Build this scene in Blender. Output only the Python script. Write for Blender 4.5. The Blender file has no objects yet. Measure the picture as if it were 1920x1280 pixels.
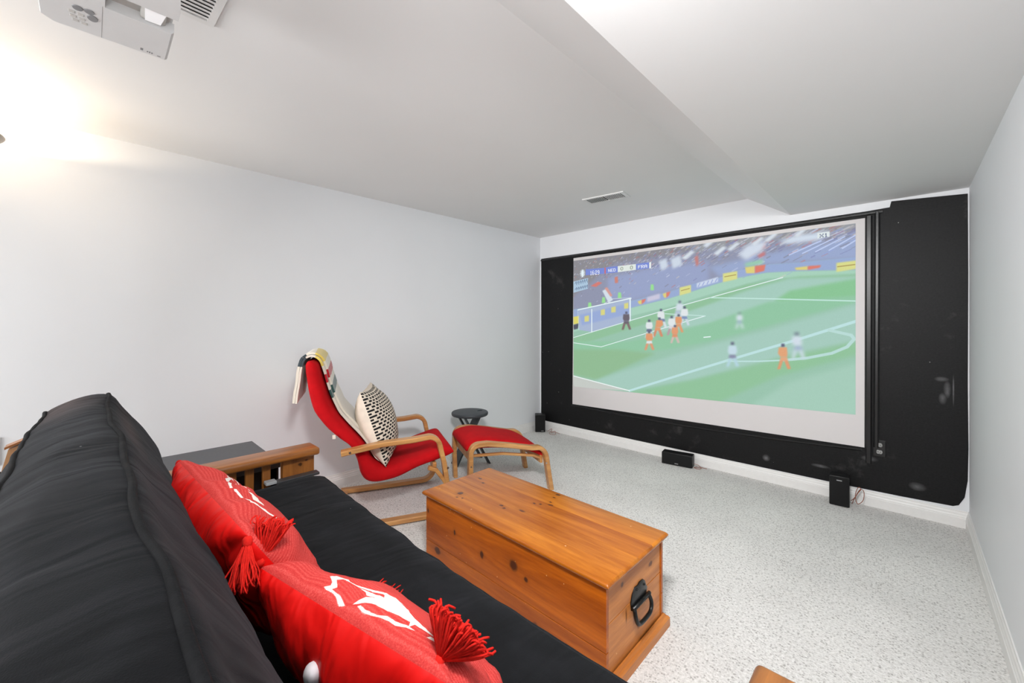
import bpy, bmesh, math, random
import numpy as np
from mathutils import Vector, Matrix, noise
random.seed(7)
PI = math.pi
scene = bpy.context.scene
COL = scene.collection

# ------------------------------------------------------------------ camera, light, exposure
cam_d = bpy.data.cameras.new('camera'); cam = bpy.data.objects.new('camera', cam_d); COL.objects.link(cam)
cam_d.sensor_width = 36.0; cam_d.lens = 36.0 * 760.313 / 1920; cam_d.shift_y = -(640 - 604.58) / 1920
cam_d.clip_start = 0.02
cam.location = (3.206, 0.0, 1.29); cam.rotation_euler = (PI / 2, 0, math.radians(44.0341))
scene.camera = cam
scene.view_settings.view_transform = 'Standard'; scene.view_settings.look = 'None'
scene.view_settings.exposure = 0.0; scene.view_settings.gamma = 1.0
scene.view_settings.use_curve_mapping = False
wd = bpy.data.worlds.new('world'); scene.world = wd; wd.use_nodes = True
wd.node_tree.nodes['Background'].inputs[0].default_value = (0.9, 0.95, 1.0, 1); wd.node_tree.nodes['Background'].inputs[1].default_value = 0.3

def area(name, loc, rot, size, power, col=(1, 1, 1), size_y=None, spread=None):
    d = bpy.data.lights.new(name, 'AREA'); d.energy = power; d.color = col; d.size = size
    if size_y: d.shape = 'RECTANGLE'; d.size_y = size_y
    if spread: d.spread = spread
    o = bpy.data.objects.new(name, d); o.location = loc; o.rotation_euler = rot; COL.objects.link(o); return o
# photographer's flash bounced off the ceiling behind the camera, an unseen ceiling fitting behind it, and two added fills
area('bounce_flash', (2.95, -0.25, 1.62), (math.radians(152), 0, 0), 0.4, 11, (1, 1, 1))
area('unseen_ceiling_light', (1.7, -1.9, 2.30), (0, 0, 0), 0.7, 16, (1, 0.99, 0.98))
area('unseen_ceiling_light', (2.95, 0.32, 2.12), (math.radians(58), 0, math.radians(24)), 0.36, 56, (1, 1, 1.0), None, math.radians(125))  # added fill above the frame, aimed at the far end; no fitting known here
area('rear_fill', (0.9, -2.9, 1.25), (math.radians(90), 0, math.radians(-8)), 1.3, 46, (1, 1, 1), 1.9, math.radians(110))  # added fill for the far end; the rear wall has no doorway

# ------------------------------------------------------------------ helpers
W, D, H, H2, YB = 3.499, 3.8132, 2.3257, 2.1344, -3.0
BX1, BX2 = 2.2628, 2.5661      # bulkhead: slanted face from BX1 (at H) to BX2 (at H2)

def tag(o, label=None, cat=None, group=None, kind=None):
    if label: o['label'] = label
    if cat: o['category'] = cat
    if group: o['group'] = group
    if kind: o['kind'] = kind
    return o
def empty(name, loc=(0, 0, 0), rz=0):
    o = bpy.data.objects.new(name, None); o.location = loc; o.rotation_euler = (0, 0, rz); o.empty_display_size = .1
    COL.objects.link(o); return o
def obj(name, bm, mats, parent=None, smooth=False, angle=None):
    bmesh.ops.recalc_face_normals(bm, faces=bm.faces[:])
    me = bpy.data.meshes.new(name); bm.to_mesh(me); bm.free()
    if not isinstance(mats, (list, tuple)): mats = [mats]
    for m in mats: me.materials.append(m)
    if smooth or angle:
        for p in me.polygons: p.use_smooth = True
        if angle:
            me.set_sharp_from_angle(angle=math.radians(angle))
    o = bpy.data.objects.new(name, me); COL.objects.link(o)
    if parent: o.parent = parent
    return o
def BM(): return bmesh.new()
def box(bm, x0, y0, z0, x1, y1, z1, bev=0, seg=2):
    vs = [bm.verts.new((x, y, z)) for z in (z0, z1) for y in (y0, y1) for x in (x0, x1)]
    fs = [bm.faces.new([vs[i] for i in f]) for f in ((0, 2, 3, 1), (4, 5, 7, 6), (0, 1, 5, 4), (2, 6, 7, 3), (0, 4, 6, 2), (1, 3, 7, 5))]
    if bev:
        es = list({e for f in fs for e in f.edges})
        bmesh.ops.bevel(bm, geom=es, offset=bev, segments=seg, affect='EDGES', profile=.5)
    return bm
def loft(bm, rings, closed=True, caps=True):
    R = [[bm.verts.new(p) for p in r] for r in rings]
    n = len(R[0])
    for a, b in zip(R, R[1:]):
        for i in range(n if closed else n - 1):
            j = (i + 1) % n
            try: bm.faces.new((a[i], a[j], b[j], b[i]))
            except ValueError: pass
    if caps and closed:
        bm.faces.new(R[0][::-1]); bm.faces.new(R[-1])
    return R
def prism(bm, pts, f0, f1):
    """polygon pts (2-D) extruded between two mappings f0(p), f1(p) -> 3-D"""
    loft(bm, [[f0(p) for p in pts], [f1(p) for p in pts]]); return bm
def tube(bm, path, r, n=8, taper=None):
    path = [Vector(p) for p in path]; rings = []; up = None
    for i, p in enumerate(path):
        t = (path[min(i + 1, len(path) - 1)] - path[max(i - 1, 0)]).normalized()
        if up is None:
            up = t.orthogonal().normalized()
        up = (up - t * up.dot(t)).normalized(); b = t.cross(up)
        rr = r if taper is None else r * taper[i]
        rings.append([p + (up * math.cos(2 * PI * k / n) + b * math.sin(2 * PI * k / n)) * rr for k in range(n)])
    loft(bm, rings); return bm
def lathe(bm, prof, n=32, c=(0, 0)):
    loft(bm, [[(c[0] + r * math.cos(2 * PI * k / n), c[1] + r * math.sin(2 * PI * k / n), z) for k in range(n)] for r, z in prof]); return bm
def smooth_path(pts, sub=6, closed=False):
    P = [Vector(p) for p in pts]; out = []
    n = len(P)
    for i in range(n - 1 if not closed else n):
        p0, p1, p2, p3 = (P[max(i - 1, 0)], P[i], P[min(i + 1, n - 1)], P[min(i + 2, n - 1)]) if not closed else (P[i - 1], P[i], P[(i + 1) % n], P[(i + 2) % n])
        for k in range(sub):
            t = k / sub
            out.append(.5 * ((2 * p1) + (p2 - p0) * t + (2 * p0 - 5 * p1 + 4 * p2 - p3) * t * t + (3 * p1 - p0 - 3 * p2 + p3) * t ** 3))
    if not closed: out.append(P[-1])
    return out
def strip(bm, path, th, w0, w1, rnd=.004):
    """bent lamination: path in (s,z), thickness th, width from w0 to w1 along local -y side; local x = s, y = -w"""
    rings = []
    for i, p in enumerate(path):
        a = path[max(i - 1, 0)]; b = path[min(i + 1, len(path) - 1)]
        t = Vector((b[0] - a[0], b[1] - a[1])).normalized(); n = Vector((-t.y, t.x))
        def q(o, w): return (p[0] + n.x * o, -w, p[1] + n.y * o)
        h = th / 2; r = rnd
        rings.append([q(h, w0 + r), q(h, w1 - r), q(h - r, w1), q(-h + r, w1), q(-h, w1 - r), q(-h, w0 + r), q(-h + r, w0), q(h - r, w0)])
    loft(bm, rings); return bm
def arc2(c, r, a0, a1, n=8):
    return [(c[0] + r * math.cos(math.radians(a0 + (a1 - a0) * k / n)), c[1] + r * math.sin(math.radians(a0 + (a1 - a0) * k / n))) for k in range(n + 1)]

# ------------------------------------------------------------------ materials
def new_mat(name):
    m = bpy.data.materials.new(name); m.use_nodes = True
    nt = m.node_tree; return m, nt, nt.nodes['Principled BSDF']
def lin(c):
    return tuple(((v / 255 / 12.92) if v / 255 <= .04045 else ((v / 255 + .055) / 1.055) ** 2.4) for v in c) + (1,)
def node(nt, typ, **kw):
    n = nt.nodes.new(typ)
    for k, v in kw.items():
        if k.startswith('in_'):
            k = k[3:]; k = int(k) if k.isdigit() else k
            n.inputs[k].default_value = v
        else: setattr(n, k, v)
    return n
def ramp(nt, fac, stops, interp='LINEAR'):
    r = nt.nodes.new('ShaderNodeValToRGB'); cr = r.color_ramp; cr.interpolation = interp
    while len(cr.elements) < len(stops): cr.elements.new(.5)
    for e, (p, c) in zip(cr.elements, stops): e.position = p; e.color = c
    nt.links.new(fac, r.inputs[0]); return r.outputs[0]
def bump(nt, b, height, strength, dist=.01):
    n = node(nt, 'ShaderNodeBump', in_Strength=strength, in_Distance=dist); nt.links.new(height, n.inputs['Height']); nt.links.new(n.outputs[0], b.inputs['Normal'])
def coords(nt, scale=(1, 1, 1), kind='Object'):
    tc = nt.nodes.new('ShaderNodeTexCoord'); mp = node(nt, 'ShaderNodeMapping'); mp.inputs['Scale'].default_value = scale
    nt.links.new(tc.outputs[kind], mp.inputs[0]); return mp.outputs[0]
def noise_tex(nt, vec, scale, detail=4, rough=.55, dist=0):
    n = node(nt, 'ShaderNodeTexNoise', in_Scale=scale, in_Detail=detail, in_Roughness=rough, in_Distortion=dist); nt.links.new(vec, n.inputs['Vector']); return n.outputs[0]
def mix(nt, fac, a, b, mode='MIX'):
    n = nt.nodes.new('ShaderNodeMix'); n.data_type = 'RGBA'; n.blend_type = mode
    if isinstance(fac, float): n.inputs[0].default_value = fac
    else: nt.links.new(fac, n.inputs[0])
    for s, v in ((6, a), (7, b)):
        if isinstance(v, tuple): n.inputs[s].default_value = v
        else: nt.links.new(v, n.inputs[s])
    return n.outputs[2]
def math_n(nt, op, a, b=None, c=None, clamp=False):
    n = nt.nodes.new('ShaderNodeMath'); n.operation = op; n.use_clamp = clamp
    for i, v in enumerate((a, b, c)):
        if v is None: continue
        if isinstance(v, (int, float)): n.inputs[i].default_value = v
        else: nt.links.new(v, n.inputs[i])
    return n.outputs[0]
def plain(name, c, rough=.6, spec=.5, metal=0, var=.06, scale=30, bmp=0, bscale=200, coat=0):
    m, nt, b = new_mat(name); v = coords(nt)
    c1 = lin(c); f = noise_tex(nt, v, scale)
    lo = tuple(x * (1 - var) for x in c1[:3]) + (1,); hi = tuple(min(1, x * (1 + var)) for x in c1[:3]) + (1,)
    nt.links.new(ramp(nt, f, [(.3, lo), (.7, hi)]), b.inputs['Base Color'])
    b.inputs['Roughness'].default_value = rough; b.inputs['Specular IOR Level'].default_value = spec; b.inputs['Metallic'].default_value = metal
    b.inputs['Coat Weight'].default_value = coat
    if bmp: bump(nt, b, noise_tex(nt, v, bscale, 3), bmp, .002)
    return m
def spots(nt, vec_raw, axes, lst, soft=.5):
    """union mask of soft ellipses at fixed places of the thing itself (knots, stains, scuffs)"""
    sep = nt.nodes.new('ShaderNodeSeparateXYZ'); nt.links.new(vec_raw, sep.inputs[0]); tot = None
    for (a, b_, ra, rb) in lst:
        x = math_n(nt, 'MULTIPLY', math_n(nt, 'SUBTRACT', sep.outputs[axes[0]], a), 1 / ra); y = math_n(nt, 'MULTIPLY', math_n(nt, 'SUBTRACT', sep.outputs[axes[1]], b_), 1 / rb)
        d = math_n(nt, 'SQRT', math_n(nt, 'ADD', math_n(nt, 'MULTIPLY', x, x), math_n(nt, 'MULTIPLY', y, y)))
        k = math_n(nt, 'MULTIPLY', math_n(nt, 'SUBTRACT', 1.0, d), 1 / soft, clamp=True)
        tot = k if tot is None else math_n(nt, 'MAXIMUM', tot, k)
    return tot
def wood(name, dark, light, grain='x', scale=1.0, rough=.35, knots=None, kaxes=(0, 2), kcol=(70, 30, 12), coat=.0, contrast=1, seed=0, spec=.5, flecks=None):
    m, nt, b = new_mat(name)
    sc = {'x': (1.2, 14, 14), 'y': (14, 1.2, 14), 'z': (14, 14, 1.2)}[grain]
    v = coords(nt, tuple(s * scale for s in sc)); v.node.inputs['Location'].default_value = (seed * 3.1, seed * 1.7, seed * 2.3)
    f1 = noise_tex(nt, v, 1.0, 5, .6, .6); f2 = noise_tex(nt, v, 6.0, 4, .7)
    f = math_n(nt, 'ADD', math_n(nt, 'MULTIPLY', f1, .75), math_n(nt, 'MULTIPLY', f2, .25))
    d, l = lin(dark), lin(light); md = tuple((x + y) / 2 for x, y in zip(d, l))
    col = ramp(nt, f, [(.5 - .18 / contrast, d), (.5, md), (.5 + .16 / contrast, l)])
    raw = coords(nt)
    if knots:
        wob = node(nt, 'ShaderNodeVectorMath', operation='ADD'); nz = node(nt, 'ShaderNodeTexNoise', in_Scale=40.0); nt.links.new(raw, nz.inputs['Vector'])
        ms = node(nt, 'ShaderNodeVectorMath', operation='MULTIPLY_ADD'); nt.links.new(nz.outputs['Color'], ms.inputs[0]); ms.inputs[1].default_value = (.012,) * 3; ms.inputs[2].default_value = (-.006,) * 3
        nt.links.new(raw, wob.inputs[0]); nt.links.new(ms.outputs[0], wob.inputs[1])
        big = [(a, b_, ra * 2.6, rb * 1.9) for a, b_, ra, rb in knots]
        dk = tuple(x * .62 for x in md[:3]) + (1,)
        col = mix(nt, math_n(nt, 'MULTIPLY', spots(nt, wob.outputs[0], kaxes, big, .9), .6), col, dk)
        col = mix(nt, math_n(nt, 'MULTIPLY', spots(nt, wob.outputs[0], kaxes, knots, .45), .88), col, lin(kcol))
    if flecks:
        vo = node(nt, 'ShaderNodeTexVoronoi', in_Scale=flecks); nt.links.new(coords(nt), vo.inputs['Vector'])
        k = math_n(nt, 'MULTIPLY', math_n(nt, 'LESS_THAN', vo.outputs['Distance'], .085), math_n(nt, 'GREATER_THAN', noise_tex(nt, raw, 9.0), .56))
        col = mix(nt, math_n(nt, 'MULTIPLY', k, .7), col, lin((235, 190, 130)))
    nt.links.new(col, b.inputs['Base Color'])
    b.inputs['Roughness'].default_value = rough; b.inputs['Coat Weight'].default_value = coat; b.inputs['Coat Roughness'].default_value = .25; b.inputs['Specular IOR Level'].default_value = spec
    bump(nt, b, f2, .12, .002)
    return m

def wall_mat(name, c, rough=.55, scuff=.02):
    m, nt, b = new_mat(name); v = coords(nt)
    f = noise_tex(nt, v, 1.3, 3); c1 = lin(c)
    nt.links.new(ramp(nt, f, [(.35, tuple(x * (1 - scuff) for x in c1[:3]) + (1,)), (.65, c1)]), b.inputs['Base Color'])
    b.inputs['Roughness'].default_value = rough; b.inputs['Specular IOR Level'].default_value = .35
    bump(nt, b, noise_tex(nt, v, 160, 3), .08, .001)
    return m
M = {}
M['wall'] = wall_mat('wall_paint', (232, 234, 237))
M['ceil'] = wall_mat('ceiling_paint', (232, 232, 232), .7)
M['trim'] = plain('white_trim_paint', (235, 234, 232), .4, var=.02)

def carpet_mat():
    m, nt, b = new_mat('berber_carpet'); v = coords(nt)
    base = ramp(nt, noise_tex(nt, v, 95, 6, .75), [(.32, lin((182, 179, 176))), (.46, lin((223, 221, 218))), (.64, lin((245, 243, 241)))])
    big = ramp(nt, noise_tex(nt, v, 2.2, 3), [(.35, (.9, .9, .9, 1)), (.65, (1, 1, 1, 1))])
    vo = node(nt, 'ShaderNodeTexVoronoi', in_Scale=120.0); nt.links.new(v, vo.inputs['Vector'])
    sep = nt.nodes.new('ShaderNodeSeparateColor'); nt.links.new(vo.outputs['Color'], sep.inputs[0])
    k = math_n(nt, 'MULTIPLY', math_n(nt, 'GREATER_THAN', sep.outputs[0], .8), math_n(nt, 'LESS_THAN', vo.outputs['Distance'], .5))
    col = mix(nt, math_n(nt, 'MULTIPLY', k, .42), base, lin((118, 112, 108)))
    col = mix(nt, 1.0, col, big, 'MULTIPLY')
    nt.links.new(col, b.inputs['Base Color']); b.inputs['Roughness'].default_value = .95; b.inputs['Specular IOR Level'].default_value = .1
    bump(nt, b, noise_tex(nt, v, 120, 3), .6, .006)
    return m
M['carpet'] = carpet_mat()

def black_paint():
    m, nt, b = new_mat('black_wall_paint'); raw = coords(nt)
    col = ramp(nt, noise_tex(nt, raw, 90, 5, .7), [(.3, lin((14, 14, 15))), (.7, lin((28, 28, 29)))])
    sc = noise_tex(nt, raw, 3.5, 5, .7)
    col = mix(nt, math_n(nt, 'MULTIPLY', math_n(nt, 'SUBTRACT', sc, .62, clamp=True), 1.4), col, lin((120, 118, 116)))
    vo = node(nt, 'ShaderNodeTexVoronoi', in_Scale=9.0); nt.links.new(raw, vo.inputs['Vector'])
    col = mix(nt, math_n(nt, 'LESS_THAN', vo.outputs['Distance'], .022), col, lin((190, 190, 188)))
    m1 = spots(nt, raw, (0, 2), [(3.27, .20, .045, .03), (3.38, .925, .035, .018), (3.405, .86, .018, .06), (3.432, .86, .005, .11), (3.385, .80, .02, .04), (3.03, .33, .05, .02), (2.75, .21, .06, .015), (2.4, .19, .03, .03)], .9)
    col = mix(nt, math_n(nt, 'MULTIPLY', m1, math_n(nt, 'MULTIPLY', noise_tex(nt, raw, 25, 4), .5)), col, lin((170, 170, 172)))
    nt.links.new(col, b.inputs['Base Color']); b.inputs['Roughness'].default_value = .5
    b.inputs['Specular IOR Level'].default_value = .2
    bump(nt, b, noise_tex(nt, raw, 130, 4), .25, .002); return m
M['black'] = black_paint()
M['gloss_black'] = plain('black_tape_gloss', (20, 20, 21), .34, var=.2, scale=8, bmp=.3, bscale=60)
M['paper'] = plain('screen_paper', (214, 210, 210), .7, var=.015, scale=3)
M['plastic_black'] = plain('matte_black_plastic', (14, 14, 15), .45, var=.2)
M['grille'] = plain('speaker_grille_cloth', (8, 8, 9), .9, var=.3, scale=300, bmp=.5, bscale=900)
M['silver'] = plain('silver_badge', (190, 190, 192), .3, metal=.8)
M['steel'] = plain('steel', (190, 190, 190), .28, metal=1.0)
M['copper_wire'] = plain('copper_speaker_wire', (150, 84, 60), .4, var=.15)
M['white_plastic'] = plain('white_plastic', (228, 228, 228), .42, var=.01)
M['vent'] = plain('vent_enamel', (224, 224, 223), .4, var=.01)
M['dark_void'] = plain('duct_interior', (84, 84, 86), .8)

# ------------------------------------------------------------------ the room
def struct(name, bm, m, parent=None, **k):
    o = obj(name, bm, m, parent, **k)
    if parent is None: o['kind'] = 'structure'
    return o
T_ = .12
bm = BM(); box(bm, -T_, YB - T_, -.1, W + T_, D + T_, 0); struct('floor', bm, M['carpet'])
bm = BM(); box(bm, -T_, YB, 0, 0, D, H + .1); struct('wall_left', bm, M['wall'])
bm = BM(); box(bm, W, YB, 0, W + T_, D, H + .1); struct('wall_right', bm, M['wall'])
bm = BM(); box(bm, -T_, D, 0, W + T_, D + T_, H + .1); wall_far = struct('wall_far', bm, M['wall'])
bm = BM(); box(bm, -T_, YB - T_, 0, W + T_, YB, H + .1); struct('wall_rear', bm, M['wall'])
bm = BM(); box(bm, -T_, YB - T_, H, W + T_, D + T_, H + .1); ceil = struct('ceiling', bm, M['ceil'])
bm = BM(); prism(bm, [(BX1, H), (BX2, H2), (W, H2), (W, H)], lambda p: (p[0], YB, p[1]), lambda p: (p[0], D, p[1])); struct('bulkhead', bm, M['ceil'], ceil)

def base_profile(t=.016, h=.1027):
    return [(0, 0), (t, 0), (t, h * .56), (t - .003, h * .60), (t - .003, h * .66), (t * .62, h * .74), (t * .55, h * .84), (t * .34, h * .9), (t * .3, h), (0, h)]
bm = BM(); prism(bm, base_profile(), lambda p: (p[0], YB, p[1]), lambda p: (p[0], D, p[1])); struct('baseboard_left', bm, M['trim'])
bm = BM(); prism(bm, base_profile(), lambda p: (W - p[0], YB, p[1]), lambda p: (W - p[0], D, p[1])); struct('baseboard_right', bm, M['trim'])
bm = BM(); prism(bm, base_profile(), lambda p: (0, D - p[0], p[1]), lambda p: (W, D - p[0], p[1])); struct('baseboard_far', bm, M['trim'])

# black painted area of the far wall (paint layer with a hand-cut edge)
pts = [(.018, .103), (.018, 2.068), (1.0, 2.066), (2.0, 2.072), (3.02, 2.078), (3.135, 2.083), (3.143, 2.122), (3.3, 2.112), (3.493, 2.098), (3.495, 1.6), (3.493, .9), (3.496, .5), (3.493, .3), (3.480, .19), (3.455, .135), (3.43, .122), (3.2, .113), (2.9, .108), (2.0, .105), (1.0, .104)]
bm = BM(); prism(bm, pts, lambda p: (p[0], D - .003, p[1]), lambda p: (p[0], D, p[1])); obj('black_paint_panel', bm, M['black'], wall_far)
# black mouldings / tape strips around the screen paper
def strip_on_wall(name, p0, p1, w, t, m, sag=0, n=10):
    bm = BM(); rings = []
    for i in range(n + 1):
        f = i / n; x = p0[0] + (p1[0] - p0[0]) * f; z = p0[1] + (p1[1] - p0[1]) * f - sag * math.sin(PI * f) + .0015 * math.sin(i * 2.1)
        dx, dz = p1[0] - p0[0], p1[1] - p0[1]; L = math.hypot(dx, dz); nx, nz = -dz / L, dx / L
        r = min(t * .6, w * .3); y0, y1 = D - .003, D - .003 - t
        rings.append([(x + nx * a, y, z + nz * a) for a, y in ((-w / 2, y0), (-w / 2, y1 + r), (-w / 2 + r, y1), (w / 2 - r, y1), (w / 2, y1 + r), (w / 2, y0))])
    loft(bm, rings); return obj(name, bm, m, screen, angle=40)
screen = empty('projection_screen', (0, 0, 0)); tag(screen, 'large white projection screen on black painted wall, showing a football match', 'screen')
bm = BM(); prism(bm, [(.485, .361), (3.004, .404), (3.007, 2.031), (.5, 2.023)], lambda p: (p[0], D - .006, p[1]), lambda p: (p[0], D - .003, p[1])); obj('screen_paper', bm, M['paper'], screen)
strip_on_wall('top_strip', (.02, 2.046), (3.1, 2.058), .022, .012, M['gloss_black'])
strip_on_wall('side_strip', (3.026, .30), (3.028, 2.04), .034, .012, M['gloss_black'])
strip_on_wall('side_strip', (3.066, .42), (3.072, 2.06), .030, .016, M['gloss_black'])
strip_on_wall('bottom_strip', (.47, .345), (2.99, .385), .018, .010, M['gloss_black'], sag=.03)

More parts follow.
